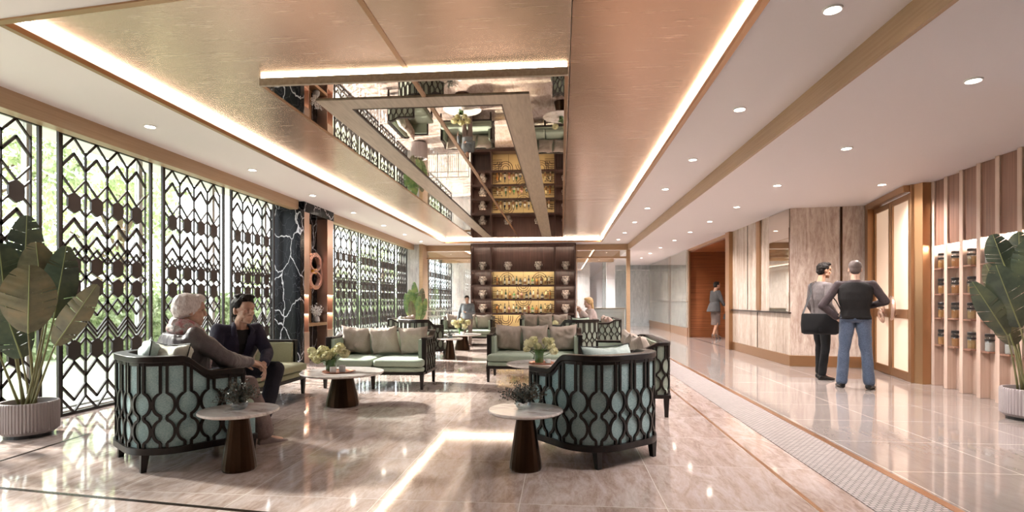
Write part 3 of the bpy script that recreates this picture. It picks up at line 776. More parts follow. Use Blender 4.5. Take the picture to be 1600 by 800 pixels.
# urns
def urn_tree():
    r = empty('ceramic_urn', (0, 0, 0), 0)
    b = B(); b.lathe([(.0, 0), (.068, 0), (.070, .015), (.085, .06), (.098, .14), (.100, .19), (.090, .215), (.086, .225)], 28, sx=1)
    b.build('body', 'vasewhite', r, smooth=True)
    B().lathe([(.086, .222), (.108, .235), (.114, .25), (.114, .268), (.106, .276), (.09, .278), (.085, .24)], 28).build('rim', 'vasewhite', r, smooth=True)
    for sg in (-1, 1):
        B().tube([(sg * .09, 0, .21), (sg * .122, 0, .20), (sg * .128, 0, .16), (sg * .12, 0, .13), (sg * .096, 0, .12)], .010, 8).build('handle', 'vasewhite', r, smooth=True)
    return r
ur = urn_tree(); first = True
def next_urn():
    global first
    if first: first = False; return ur
    return copy_tree(ur)
spots = [(753, 2.215, 'in the top left compartment'), (793, 2.215, 'in the wide top compartment, left one'), (841, 2.215, 'in the wide top compartment, right one'), (884, 2.215, 'in the top right compartment')]
for k_, z in enumerate(zs[1:]):
    spots += [(753, z, 'left column, %s compartment from the top' % ORD[k_ + 1]), (884, z, 'right column, %s compartment from the top' % ORD[k_ + 1])]
for u, z, lb in spots:
    o = next_urn(); o.location = (onYx(u), SY + .2, z); tag(o, 'patterned ceramic urn ' + lb + ' of the shelf', 'urn', 'urns on the display shelf')
# bottles
bcols = {'amber': (.35, .14, .03), 'pale gold': (.62, .50, .25), 'black': (.01, .01, .012), 'brown': (.14, .05, .02), 'clear': (.60, .55, .42), 'navy': (.01, .015, .04), 'white': (.7, .68, .62),
         'dark green': (.02, .06, .02), 'green': (.06, .20, .03), 'orange': (.55, .24, .05), 'red brown': (.22, .05, .03), 'pink': (.5, .24, .2)}
bm_ = {k_: mat('bottle_' + k_.replace(' ', '_'), c, .12, spec=.8) for k_, c in bcols.items()}
M['label'] = mat('bottle_label', (.65, .60, .50), .6); M['labeld'] = mat('dark_bottle_label', (.25, .12, .05), .6)
protos = {}
def bottle(kind, shape, lab):
    key = (kind, shape, lab)
    if key in protos: return copy_tree(protos[key])
    r = empty('bottle'); 
    R_, H_ = ((.036, .29), (.045, .25), (.032, .31), (.050, .22))[shape]
    hs = (.62, .55, .58, .6)[shape]
    B().lathe([(0, 0), (R_ * .9, 0), (R_, .008), (R_, H_ * hs), (R_ * .85, H_ * (hs + .06)), (.014, H_ * (hs + .17)), (.013, H_ * .9), (.013, H_ * .91)], 14).build('glass', bm_[kind], r, smooth=True)
    B().lathe([(.0155, H_ * .88), (.0155, H_), (0, H_ + .001)], 10).build('cap', 'blacklid', r, smooth=True)
    B().lathe([(R_ + .001, H_ * .12), (R_ + .001, H_ * .45)], 14).build('label', 'label' if lab else 'labeld', r, smooth=True)
    protos[key] = r; return r
rows = [(1.726, 'top', [(305, 'amber'), (343, 'pale gold'), (385, 'navy'), (432, 'brown'), (475, 'clear'), (510, 'dark green'), (550, 'black'), (598, 'white'), (638, 'navy'), (678, 'green'), (722, 'orange'), (768, 'brown'), (812, 'pale gold'), (850, 'clear')]),
        (1.267, 'middle', [(310, 'clear'), (355, 'pale gold'), (397, 'dark green'), (440, 'orange'), (483, 'green'), (525, 'brown'), (562, 'pink'), (615, 'black'), (655, 'navy'), (687, 'clear'), (733, 'brown'), (780, 'black'), (820, 'pale gold'), (860, 'amber')]),
        (.80, 'lower', [(305, 'amber'), (343, 'pale gold'), (387, 'navy'), (432, 'pink'), (478, 'clear'), (508, 'dark green'), (548, 'black'), (598, 'white'), (638, 'red brown'), (678, 'green'), (720, 'orange'), (766, 'dark green'), (810, 'pale gold'), (865, 'clear')])]
rnd = random.Random(7)
for z, nm, lst in rows:
    for q, (ux, kind) in enumerate(lst):
        shp = 1 if kind in ('green', 'orange', 'pink', 'white') else 3 if kind == 'black' else rnd.choice((0, 2))
        o = bottle(kind, shp, kind in ('navy', 'dark green', 'brown', 'green', 'black'))
        o.location = (onYx(730 + ux / 6.667), SY + .17, z)
        tag(o, '%s glass bottle, %s from the left on the %s bottle shelf' % (kind, ORD[q], nm), 'bottle', 'bottles on the lit shelves')

# white railing and low counter near the partition
r = empty('white_railing', (-3.8, 18.40, 0), 0, 'low white metal railing with arched bars before the glass at the far left', 'railing')
B().box(-.76, .70, -.015, .015, .84, .87).box(-.76, .70, -.015, .015, .66, .685).box(-.76, .70, -.015, .015, .05, .075).build('rails', 'alu', r)
for q in range(5): B().box(-.76 + q * .36, -.74 + q * .36, -.012, .012, 0, .86).build('post', 'alu', r)
bb = B()
for q in range(20): bb.box(-.74 + q * .072, -.733 + q * .072, -.005, .005, .075, .66)
bb.build('balusters', 'alu', r)
bb = B()
for q in range(4):
    c_ = -.58 + q * .36
    for sg in (-1, 1): bb.tube([(c_ + sg * .16 * cos(t_), 0, .86 + .10 * sin(t_) * (1 if sg > 0 else 1)) for t_ in [pi * .5 * s_ / 8 for s_ in range(9)]], .005, 5)
bb.build('arches', 'alu', r)
r = empty('low_counter', (1.58, 18.85, 0), 0, 'low white counter with framed panel behind the glass partition', 'counter')
B().box(-.6, .56, 0, .4, 0, .93).build('body', 'white', r, bevel=.005)
B().box(-.62, .58, -.02, .42, .93, .96).build('worktop', 'champagne', r, bevel=.003)
B().box(-.5, .46, -.008, 0, .15, .165).box(-.5, .46, -.008, 0, .80, .815).box(-.5, -.485, -.008, 0, .165, .80).box(.445, .46, -.008, 0, .165, .80).build('panel_moulding', 'alu', r)

# ================================================================== SEATING
def shell_path(w, d, r, yf, n_arc=12):
    # outer plan path, front left -> back -> front right; local x right, y forward; back at y=-d/2
    pts = []
    L = yf + d / 2 - r
    ns = max(4, int(L / .04))
    for i in range(ns): pts.append((-w / 2, yf - L * i / ns))
    for i in range(n_arc): a = pi + (pi / 2) * i / n_arc; pts.append((-w / 2 + r + r * cos(a), -d / 2 + r + r * sin(a)))
    nb = max(3, int((w - 2 * r) / .04))
    for i in range(nb): pts.append((-w / 2 + r + (w - 2 * r) * i / nb, -d / 2))
    for i in range(n_arc): a = 1.5 * pi + (pi / 2) * i / n_arc; pts.append((w / 2 - r + r * cos(a), -d / 2 + r + r * sin(a)))
    for i in range(ns + 1): pts.append((w / 2, -d / 2 + r + L * i / ns))
    s = [0]
    for a, c in zip(pts, pts[1:]): s.append(s[-1] + math.hypot(c[0] - a[0], c[1] - a[1]))
    return pts, s
class Path:
    def __init__(p, pts, s): p.p = pts; p.s = s; p.L = s[-1]
    def at(p, s, off=0.0):
        s = min(max(s, 0), p.L); i = 0
        import bisect
        i = min(max(bisect.bisect_right(p.s, s) - 1, 0), len(p.p) - 2)
        t = (s - p.s[i]) / (p.s[i + 1] - p.s[i]); a, c = p.p[i], p.p[i + 1]
        x, y = a[0] + (c[0] - a[0]) * t, a[1] + (c[1] - a[1]) * t
        def nr(j):
            j0, j1 = max(j - 1, 0), min(j + 1, len(p.p) - 1)
            dx, dy = p.p[j1][0] - p.p[j0][0], p.p[j1][1] - p.p[j0][1]; l = math.hypot(dx, dy)
            return dy / l, -dx / l
        n0, n1 = nr(i), nr(i + 1); nx, ny = n0[0] + (n1[0] - n0[0]) * t, n0[1] + (n1[1] - n0[1]) * t
        l = math.hypot(nx, ny); nx, ny = -nx / l, -ny / l   # outward
        return x + nx * -off * -1, y + ny * off
def outward_fix(P_):
    x, y = P_.at(P_.L / 2, 0.1)
    return 1 if y < P_.at(P_.L / 2, 0)[1] else -1
def sweep_rail(P_, z0f, z1f, o0, o1, n=None, s0=0, s1=None):
    s1 = P_.L if s1 is None else s1; n = n or int((s1 - s0) / .025); b = B(); sg = outward_fix(P_)
    vs = []; fs = []
    for i in range(n + 1):
        s = s0 + (s1 - s0) * i / n
        a = P_.at(s, o0 * sg); c = P_.at(s, o1 * sg); z0, z1 = z0f(s), z1f(s)
        vs += [(*a, z0), (*c, z0), (*c, z1), (*a, z1)]
    for i in range(n):
        for k in range(4): fs.append((i * 4 + k, i * 4 + (k + 1) % 4, i * 4 + 4 + (k + 1) % 4, i * 4 + 4 + k))
    fs += [(3, 2, 1, 0), (n * 4, n * 4 + 1, n * 4 + 2, n * 4 + 3)]
    b.add(vs, fs); return b
def lattice_build(P_, z0, topf, pitch, zn0, zn1, nb, wd, o0, o1, bl=None):
    # bulb columns between zn0 and zn1 (nb bulbs)
    b = B(); sg = outward_fix(P_); nc = max(3, round(P_.L / pitch)); c = P_.L / nc
    per = (zn1 - zn0) / nb
    def w(z):
        if z <= zn0 or z >= zn1: return .135
        q = ((z - zn0) / per) % 1.0; q = abs(q - .5) * 2      # 0 at bulb centre, 1 at neck
        r = max(0, 1 - (q / .82) ** 2) ** .6 if q < .82 else 0
        return .135 + (.450 - .135) * r
    for i in range(nc):
        sc = c * (i + .5)
        for sd in (-1, 1):
            zt = topf(sc); pl = []; z = z0
            while z < zt: pl.append(z); z += .008
            pl.append(zt)
            # stroke
            vs = []; fs = []
            for q, z in enumerate(pl):
                s = sc + sd * w(z) * c
                z2 = z + .004; ds = sd * (w(z2) - w(z)) * c; l = math.hypot(ds, .004)
                ns, nz = .004 / l * wd / 2, -ds / l * wd / 2
                for (ss, zz) in ((s - ns, z - nz), (s + ns, z + nz)):
                    zz = min(max(zz, z0), zt)
                    for o in (o0, o1):
                        a = P_.at(ss, o * sg); vs.append((a[0], a[1], zz))
            for q in range(len(pl) - 1):
                a = q * 4; e = a + 4
                fs += [(a, a + 1, e + 1, e), (a + 1, a + 3, e + 3, e + 1), (a + 3, a + 2, e + 2, e + 3), (a + 2, a, e, e + 2)]
            b.add(vs, fs)
        # short ties top of each window between columns at necks
    for i in range(nc + 1):
        pass
    return b
def smooth01(t): t = max(0, min(1, t)); return t * t * (3 - 2 * t)
def leg_mesh(x, y, z1, r0=.026, r1=.017, dx=0, dy=0):
    b = B()
    b.add([(x + sx * r1 + dx, y + sy * r1 + dy, 0) for sx, sy in ((-1, -1), (1, -1), (1, 1), (-1, 1))] + [(x + sx * r0, y + sy * r0, z1) for sx, sy in ((-1, -1), (1, -1), (1, 1), (-1, 1))],
          [(3, 2, 1, 0), (4, 5, 6, 7), (0, 1, 5, 4), (1, 2, 6, 5), (2, 3, 7, 6), (3, 0, 4, 7)])
    return b
def cushion(x0, x1, y0, y1, z0, z1, puff=.015, n=14):
    # soft seat cushion: rounded box grid
    b = B(); bm = bmesh.new()
    bmesh.ops.create_cube(bm, size=1); bmesh.ops.subdivide_edges(bm, edges=bm.edges[:], cuts=n, use_grid_fill=True)
    sx, sy, sz = x1 - x0, y1 - y0, z1 - z0
    vs = []
    for v in bm.verts:
        u, w_, h = v.co.x * 2, v.co.y * 2, v.co.z * 2
        r = .035
        X, Y, Z = u * sx / 2, w_ * sy / 2, h * sz / 2
        # round edges
        cxx = max(-sx / 2 + r, min(sx / 2 - r, X)); cyy = max(-sy / 2 + r, min(sy / 2 - r, Y)); czz = max(-sz / 2 + r, min(sz / 2 - r, Z))
        d = Vector((X - cxx, Y - cyy, Z - czz))
        if d.length > r: d = d.normalized() * r
        p = Vector((cxx, cyy, czz)) + d
        if h > .99: p.z += puff * (1 - u ** 4) * (1 - w_ ** 4)
        vs.append((p.x + (x0 + x1) / 2, p.y + (y0 + y1) / 2, p.z + (z0 + z1) / 2))
    bm.verts.index_update()
    b.add(vs, [tuple(v.index for v in f.verts) for f in bm.faces]); bm.free(); return b
def make_armchair(label, group, piping=True):
    w, d, r, yf = .86, .90, .30, .24
    root = empty('armchair', label=label, cat='armchair', group=group)
    P_ = Path(*shell_path(w, d, r, yf))
    def top(s):
        x, y = P_.at(s); return .69 + .12 * smooth01((-y + .02) / .20)
    # base and legs
    po = [(-w / 2, .36)] + P_.p + [(w / 2, .36)]
    B().prism([(x * .985, y * .985) for x, y in po], .125, .165).build('base_rail', 'blackwood', root, bevel=.006)
    B().prism([(x * .93, y * .95) for x, y in po], .165, .30).build('seat_base', 'teal', root)
    for sx in (-1, 1):
        leg_mesh(sx * .29, -.375, .128, dy=-.01).build('leg', 'blackwood', root)
        leg_mesh(sx * .375, .325, .128, dx=0).build('leg', 'blackwood', root)
    sweep_rail(P_, lambda s: .165, lambda s: top(s) - .03, -.075, -.013).build('upholstery', 'teal', root, smooth=True)
    sweep_rail(P_, lambda s: top(s) - .045, top, -.085, .008).build('top_rail', 'blackwood', root, smooth=True, bevel=.006)
    sweep_rail(P_, lambda s: .125, lambda s: .17, -.03, .012).build('bottom_rail', 'blackwood', root, smooth=True)
    lattice_build(P_, .168, lambda s: top(s) - .04, .150, .19, .566, 2, .018, -.016, .002).build('lattice', 'blackwood', root)
    sweep_rail(P_, lambda s: top(s) - .068, lambda s: top(s) - .04, -.02, -.002).build('lattice_rail', 'blackwood', root, smooth=True)
    for sx in (-1, 1):
        B().box(sx * .43 - .0 - (.05 if sx > 0 else 0), sx * .43 + (.05 if sx < 0 else 0), .225, .255, .125, .688).build('arm_post', 'blackwood', root, bevel=.004)
    cushion(-.345, .345, -.345, .37, .30, .425).build('seat_cushion', 'green', root, smooth='all')
    return root
def make_sofa(label, group, w=1.42, ncush=2, fab='green'):
    d, r, yf = .82, .13, .25
    root = empty('sofa', label=label, cat='sofa', group=group)
    P_ = Path(*shell_path(w, d, r, yf, 8))
    def top(s):
        x, y = P_.at(s); return .695 + .08 * smooth01((-y - .08) / .22)
    yb = -d / 2
    B().box(-w / 2 + .005, w / 2 - .005, yb + .01, .395, .195, .232).build('base_rail', 'blackwood', root, bevel=.004)
    cushion(-w / 2 + .02, w / 2 - .02, yb + .03, .40, .228, .305, 0, 8).build('seat_base', fab, root, smooth='all')
    for sx in (-1, 1):
        leg_mesh(sx * (w / 2 - .035), .365, .20).build('leg', 'blackwood', root)
        leg_mesh(sx * (w / 2 - .045), yb + .05, .20).build('leg', 'blackwood', root)
    leg_mesh(0, .365, .20).build('leg', 'blackwood', root)
    sweep_rail(P_, lambda s: .23, lambda s: top(s) - .02, -.07, -.016).build('back_panel', 'greenback', root, smooth=True)
    sweep_rail(P_, lambda s: .30, lambda s: top(s) - .03, -.115, -.06).build('inner_padding', fab, root, smooth=True)
    sweep_rail(P_, lambda s: top(s) - .035, top, -.075, .006).build('top_rail', 'blackwood', root, smooth=True, bevel=.005)
    sweep_rail(P_, lambda s: .20, lambda s: .235, -.02, .008).build('bottom_rail', 'blackwood', root, smooth=True)
    lattice_build(P_, .235, lambda s: top(s) - .03, .135, .26, .62, 2, .017, -.018, .001).build('lattice', 'blackwood', root)
    for sx in (-1, 1):
        x0 = sx * w / 2
        B().box(min(x0, x0 - sx * .06), max(x0, x0 - sx * .06), .235, .275, .23, .694).build('arm_post', 'blackwood', root, bevel=.004)
    cw = (w - .03) / ncush
    for i in range(ncush):
        a = -w / 2 + .015 + cw * i
        cb = cushion(a + .004 + (0.0), a + cw - .004, -.30, .42, .303, .405, .014)
        # narrow behind the arms
        cb.v = [((min(max(x, -w / 2 + .115), w / 2 - .115) if y < .24 else x), y, z) for x, y, z in cb.v]
        cb.build('seat_cushion', fab, root, smooth='all')
    return root
def pillow_mesh(w, h, t, seed, soft=.13, n=22):
    b = B(); vs = []; fs = []
    rs = Vector((seed * 3.1, seed * 1.7, seed))
    for sd in (1, -1):
        for j in range(n + 1):
            for i in range(n + 1):
                u, v = -1 + 2 * i / n, -1 + 2 * j / n
                x = w / 2 * u * (1 - soft * (1 - v * v) * abs(u) ** 3 * 1.0); z = h / 2 * v * (1 - soft * (1 - u * u) * abs(v) ** 3)
                th = t / 2 * ((1 - u ** 4) * (1 - v ** 4)) ** .55
                q = noise.noise(Vector((u * 1.6, v * 1.6, sd)) + rs) * .035 + (abs(noise.noise(Vector((u * 3.2 + v, v * 2.4 - u, sd)) + rs)) - .2) * .030
                vs.append((x + q * .25, sd * (th + q * (1 if th > .01 else 0) * .8), z + q * .3))
    N = (n + 1) ** 2
    for s_ in range(2):
        for j in range(n):
            for i in range(n):
                a = s_ * N + j * (n + 1) + i; f = (a, a + 1, a + n + 2, a + n + 1)
                fs.append(f if s_ == 0 else f[::-1])
    b.add(vs, fs); return b
def place(o, loc, rz=0, rx=0, ry=0):
    o.location = loc; o.rotation_euler = (rx, ry, rz); return o
PIL = 0
def pillow(M_, loc, rz, tilt, w, h, t, m, label, group=None, roll=0, piping=False, cat='cushion'):
    """M_ = seat matrix; loc local to the seat; the pillow leans back by tilt"""
    global PIL; PIL += 1
    b = pillow_mesh(w, h, t, PIL)
    if piping:
        r = empty('throw_pillow'); b.build('cover', m, r, smooth='all')
        n = 20; pts = []
        for (a0, a1) in (((-1, -1), (1, -1)), ((1, -1), (1, 1)), ((1, 1), (-1, 1)), ((-1, 1), (-1, -1))):
            for q in range(n):
                u = a0[0] + (a1[0] - a0[0]) * q / n; v = a0[1] + (a1[1] - a0[1]) * q / n
                pts.append((w / 2 * u * (1 - .07 * (1 - v * v)), 0, h / 2 * v * (1 - .07 * (1 - u * u))))
        pts.append(pts[0]); B().tube(pts, .0045, 6).build('piping', 'blackcloth', r, smooth=True); o = r
    else:
        o = b.build('throw_pillow', m, None, smooth='all')
    o.matrix_world = M_ @ Matrix.Translation(loc) @ Matrix.Rotation(rz, 4, 'Z') @ Matrix.Rotation(tilt, 4, 'X') @ Matrix.Rotation(roll, 4, 'Y')
    tag(o, label, cat, group); return o
def seatM(x, y, rz): return Matrix.Translation((x, y, 0)) @ Matrix.Rotation(rz, 4, 'Z')

AG, SG = 'fretwork armchairs', 'green sofas with dark fretwork frames'
chL = (-2.915, 4.085, -atan2(.6, .8)); chR = (.235, 4.44, atan2(.645, .764))
ac = make_armchair('teal fretwork armchair holding the grey-haired person, beside the front left side table', AG)
place(ac, (chL[0], chL[1], 0), chL[2])
a2 = copy_tree(ac); place(a2, (chR[0], chR[1], 0), chR[2]); a2['label'] = 'teal fretwork armchair seen from behind, right of the front central side table'
a3 = copy_tree(ac); place(a3, (-3.0, 11.66, 0), chL[2]); a3['label'] = 'distant fretwork armchair next to the farthest small table, behind the left central sofa'
a4 = copy_tree(ac); place(a4, (.30, 11.9, 0), chR[2]); a4['label'] = 'distant fretwork armchair just behind the right arm of the three-pillow central sofa'
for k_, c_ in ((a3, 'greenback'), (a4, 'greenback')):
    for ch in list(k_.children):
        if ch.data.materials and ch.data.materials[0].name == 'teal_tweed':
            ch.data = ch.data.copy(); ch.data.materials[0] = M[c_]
sofas = {}
def sofa_at(key, x, y, rz, label, w=1.42, src=None, fab='green'):
    o = make_sofa(label, SG, w, fab=fab) if src is None else copy_tree(src)
    o['label'] = label; place(o, (x, y, 0), rz); sofas[key] = (x, y, rz); return o
sm = sofa_at('mid', -2.55, 7.66, pi, 'green sofa with three beige pillows behind the nearest large round table')
sofa_at('cen', -.40, 8.44, pi, 'green sofa with three beige pillows directly in front of the bottle shelves', src=sm)
sl = sofa_at('left', -3.70, 6.00, -pi / 2, 'olive sofa by the windows on which the dark-haired seated person sits', 1.80, fab='olive')
sofa_at('right', .72, 6.46, pi / 2, 'green sofa with piled beige pillows behind the near right armchair', 1.42, src=sm)
sofa_at('fmid', -2.55, 14.95, pi, 'distant green sofa behind the standing person', src=sm)
sofa_at('fcen', -.45, 15.6, pi, 'distant sofa with beige pillows standing right at the foot of the bottle shelves', src=sm)
sofa_at('fright', .98, 13.5, pi / 2, 'distant fretwork sofa seen end on beside the blonde seated person', src=sm)
sofa_at('fleft', -3.75, 13.5, -pi / 2, 'distant fretwork sofa near the windows in front of the tall potted plant', src=sm)
def pil3(key, names, cols=('beige',) * 3, xs=(-.43, 0, .43), grp='', sz=.44, w=1.42):
    x, y, rz = sofas[key]; Mx = seatM(x, y, rz)
    for i, (xx, nm, cl) in enumerate(zip(xs, names, cols)):
        pillow(Mx, (xx, -.15 + .02 * (i % 2), .405 + sz / 2), (.06, -.05, .08)[i % 3], -radians(17), sz, sz * .97, .17, cl, nm, grp, roll=(.05, -.09, .07)[(i + PIL) % 3])
pil3('mid', ['beige pillow at the right end of the hydrangea table sofa', 'beige pillow in the middle of the sofa behind the hydrangea table, left of centre', 'beige pillow at the window end of the sofa left of centre'], grp='pillows on the left central sofa')
pil3('cen', ['beige pillow at the right end of the sofa facing the camera under the bottles', 'middle beige pillow on the sofa in front of the bottle shelves', 'beige pillow at the left end of the sofa in front of the bottle shelves'], grp='pillows on the central sofa')
pil3('right', ['nearest beige pillow on the sofa behind the near right armchair', 'middle beige pillow on the sofa behind the near right armchair', 'farthest beige pillow on the sofa behind the near right armchair'], xs=(-.42, .05, .47), grp='pillows on the right sofa')
pil3('fmid', ['right pillow on the distant sofa behind the standing person', 'middle pillow on the distant sofa behind the standing person', 'left pillow on the distant sofa behind the standing person'], grp='pillows on the distant left sofa')
pil3('fcen', ['right pillow on the farthest sofa below the bottles', 'middle pillow on the farthest sofa below the bottles', 'left pillow on the farthest sofa below the bottles'], grp='pillows on the farthest sofa')
pil3('fright', ['near rose brown pillow on the distant end-on sofa', 'middle beige pillow on the distant end-on sofa', 'far rose brown pillow on the distant end-on sofa'], cols=('rosepillow', 'beige', 'rosepillow'), grp='pillows on the distant right sofa')
pil3('fleft', ['rose pillow on the distant sofa by the windows', 'beige pillow on the distant sofa by the windows', 'cream pillow on the distant sofa by the windows'], cols=('rosepillow', 'beige', 'cream'), grp='pillows on the distant window sofa')
Mx = seatM(*sofas['left'])
pillow(Mx, (-.42, -.14, .63), -.15, -radians(20), .42, .42, .15, 'beige', 'beige pillow on the olive sofa between the seated person and the far arm', 'pillows on the olive sofa')
pillow(Mx, (.60, -.14, .63), .1, -radians(20), .42, .42, .15, 'rosepillow', 'dusty rose pillow at the near end of the olive sofa by the window', 'pillows on the olive sofa')
Mx = seatM(*chL)
pillow(Mx, (-.06, -.27, .70), -.25, -radians(8), .46, .42, .13, 'palegreen', 'pale teal piped pillow at the left inside the armchair of the grey-haired person', 'armchair pillows', piping=True)
pillow(Mx, (.15, -.20, .68), .30, -radians(12), .42, .42, .13, 'cream', 'cream piped pillow squeezed beside the grey-haired person', 'armchair pillows', piping=True)
Mx = seatM(*chR)
pillow(Mx, (.02, -.20, .655), .0, -radians(16), .52, .42, .15, 'palegreen', 'pale teal piped pillow in the armchair at the right', 'armchair pillows', piping=True)
Mx = seatM(.30, 11.9, chR[2])
pillow(Mx, (.02, -.20, .655), .0, -radians(16), .50, .40, .15, 'green', 'green pillow in the distant right armchair', 'armchair pillows', piping=True)

# ================================================================== TABLES
def small_table(x, y, label):
    r = empty('side_table', (x, y, 0), 0, label, 'table', 'small round side tables')
    B().lathe([(0, .397), (.225, .397), (.255, .402), (.268, .412), (.268, .420), (.262, .426), (0, .426)], 64).build('tabletop', 'tmarble', r, smooth=True)
    B().lathe([(0, 0), (.112, 0), (.116, .012), (.114, .045), (.062, .39), (.062, .397), (0, .397)], 20).build('base', 'bronzedark', r, smooth=True, angle=14)
    return r
def big_table(x, y, label):
    r = empty('coffee_table', (x, y, 0), 0, label, 'table', 'large round coffee tables')
    B().lathe([(0, .358), (.40, .358), (.445, .363), (.465, .375), (.468, .383), (.460, .390), (0, .390)], 72).build('tabletop', 'tmarble', r, smooth=True)
    B().lathe([(0, 0), (.180, 0), (.186, .014), (.184, .05), (.112, .35), (.112, .358), (0, .358)], 22).build('base', 'bronzedark', r, smooth=True, angle=14)
    return r
TS = [(-2.29, 3.74, 'front left round marble side table with dark sprigs, beside the near left armchair'),
      (-.255, 3.93, 'front round marble side table left of the armchair seen from behind'),
      (-2.30, 11.25, 'small distant side table with dark sprigs, seen past the left central sofa')]
TB = [(-2.50, 6.12, 'large round marble coffee table with hydrangeas in front of the left central sofa'),
      (-.245, 7.15, 'large round marble coffee table with hydrangeas behind the near right armchair'),
      (-2.40, 13.25, 'distant large round table in front of the standing person')]
for a in TS: small_table(*a)
for a in TB: big_table(*a)
rnd = random.Random(11)
def sprig_bowl(x, y, z, label, n=70, sc=1.0):
    r = empty('flower_bowl', (x, y, z), 0, label, 'flowers', 'dark sprig arrangements')
    B().lathe([(0.0, 0), (.035, 0), (.052, .012), (.060, .035), (.058, .055), (.055, .056), (.056, .035), (.046, .014), (0, .008)], 24).build('glass_bowl', 'bowlglass', r, smooth=True)
    st = B(); lf = B(); bd = B()
    for i in range(n):
        a = rnd.uniform(0, 2 * pi); e = rnd.uniform(.18, 1.35); L = rnd.uniform(.11, .19) * sc * (1.15 if e < .6 else 1)
        d = Vector((cos(a) * cos(e), sin(a) * cos(e), sin(e))); p0 = Vector((0, 0, .035)); pts = [p0, p0 + d * L * .5 + Vector((0, 0, .015)), p0 + d * L]
        st.tube(pts, .0014, 4)
        for q in range(16):
            t = .3 + .72 * q / 16; c = p0 + d * L * t + Vector((0, 0, .02 * sin(t * pi))) + Vector([rnd.uniform(-.013, .013) for _ in range(3)])
            R_ = Euler((rnd.uniform(0, 6), rnd.uniform(0, 6), rnd.uniform(0, 6))).to_matrix()
            s_ = rnd.uniform(.006, .011)
            lf.add([c + R_ @ Vector(v) for v in ((-s_, 0, 0), (0, -s_ * .55, .001), (s_, 0, 0), (0, s_ * .55, .001))], [(0, 1, 2, 3)])
    for i in range(7):
        a = rnd.uniform(0, 2 * pi); bd.ell((.035 * cos(a), .035 * sin(a), .06 + rnd.uniform(0, .02)), (.016, .016, .014), 8, 6)
    st.build('stems', 'bark', r); lf.build('leaves', 'darkleaf', r); bd.build('buds', 'darkleaf', r, smooth='all')
    bb = B()
    for i in range(3):
        a = 2.2 + i; bb.ell((.058 * cos(a), .058 * sin(a), .04), (.010, .010, .008), 7, 5)
    bb.build('pale_flowers', 'white', r, smooth='all')
    return r
sprig_bowl(-2.29, 3.74, .426, 'glass bowl of dark sprigs on the front left marble side table')
sprig_bowl(-.27, 3.94, .426, 'glass bowl of dark sprigs on the front central marble side table')
sprig_bowl(-2.30, 11.25, .426, 'glass bowl of sprigs on the small distant side table', 30)
def hydrangea(x, y, z, label, heads, vh=.13, glass=True):
    r = empty('hydrangea_vase', (x, y, z), 0, label, 'flowers', 'hydrangea arrangements')
    B().lathe([(0, 0), (.055, 0), (.058, .006), (.058, vh), (.053, vh), (.053, .012), (0, .012)], 24).build('vase', 'greenglass', r, smooth=True)
    fl = B(); st = B(); lf = B()
    for (hx, hy, hz, hr) in heads:
        hr *= .86
        c = Vector((hx, hy, hz)); st.tube([(0, 0, vh * .6), (hx * .4, hy * .4, hz * .6), c], .004, 5)
        for i in range(170):
            u = rnd.uniform(-1, 1); a = rnd.uniform(0, 2 * pi); q = sqrt(1 - u * u)
            d = Vector((q * cos(a), q * sin(a), u * .85)); k_ = hr * rnd.uniform(.80, 1.08); p = c + d * k_
            R_ = d.to_track_quat('Z', 'Y').to_matrix() @ Euler((rnd.uniform(-.6, .6), rnd.uniform(-.6, .6), rnd.random() * 3)).to_matrix()
            s_ = .013
            for k2 in range(4):
                an = k2 * pi / 2; e1 = Vector((cos(an), sin(an), 0)); e2 = Vector((-sin(an), cos(an), 0))
                fl.add([p, p + R_ @ (e1 * s_ * .7 - e2 * s_ * .55 + Vector((0, 0, .003))), p + R_ @ (e1 * s_ * 1.2 + Vector((0, 0, .001))), p + R_ @ (e1 * s_ * .7 + e2 * s_ * .55 + Vector((0, 0, .003)))], [(0, 1, 2, 3)])
        fl.ell(c, (hr * .8,) * 3, 10, 7)
    for i in range(16):
        a = rnd.uniform(0, 2 * pi); L = rnd.uniform(.06, .12); p0 = Vector((.03 * cos(a), .03 * sin(a), vh * .9)); d = Vector((cos(a), sin(a), rnd.uniform(-.1, .8))).normalized()
        w_ = d.cross(Vector((0, 0, 1))).normalized() * .028
        lf.add([p0, p0 + d * L * .5 + w_, p0 + d * L + Vector((0, 0, -.02)), p0 + d * L * .5 - w_], [(0, 1, 2, 3)])
    fl.build('flower_heads', 'hydrangea', r); st.build('stems', 'leaffresh', r); lf.build('leaves', 'leaffresh', r)
    return r
HL = [(-.19, .0, .17, .075), (-.11, .04, .22, .075), (-.13, -.06, .13, .06), (-.03, -.05, .17, .06), (.0, .05, .2, .065), (.11, -.02, .25, .07), (.15, .03, .19, .065), (.08, .06, .27, .05), (-.24, .02, .22, .05)]
hydrangea(-2.62, 6.08, .405, 'pale hydrangeas in a green vase on the large table by the left central sofa', HL)
HR = [(-.13, 0, .24, .075), (-.07, -.03, .29, .06), (.14, .0, .22, .075), (.19, -.03, .15, .06), (.09, .05, .27, .06), (-.02, .06, .20, .06), (.15, -.05, .28, .05), (-.16, -.02, .17, .045)]
hydrangea(-.285, 7.12, .405, 'pale hydrangeas in a dark green vase in front of the central sofa', HR, .16)
hydrangea(-2.42, 13.2, .39, 'hydrangeas on the distant table in front of the standing person', [(-.17, 0, .28, .09), (0, 0, .32, .09), (.16, 0, .28, .09), (-.08, -.05, .2, .08), (.09, -.05, .2, .08)], .12)
hydrangea(.0, 13.95, .39, 'hydrangeas on the low table before the farthest sofa', [(-.15, 0, .25, .09), (.12, 0, .27, .09)], .12)
big_table(.0, 14.0, 'farthest large round table, hidden behind the central sofa')
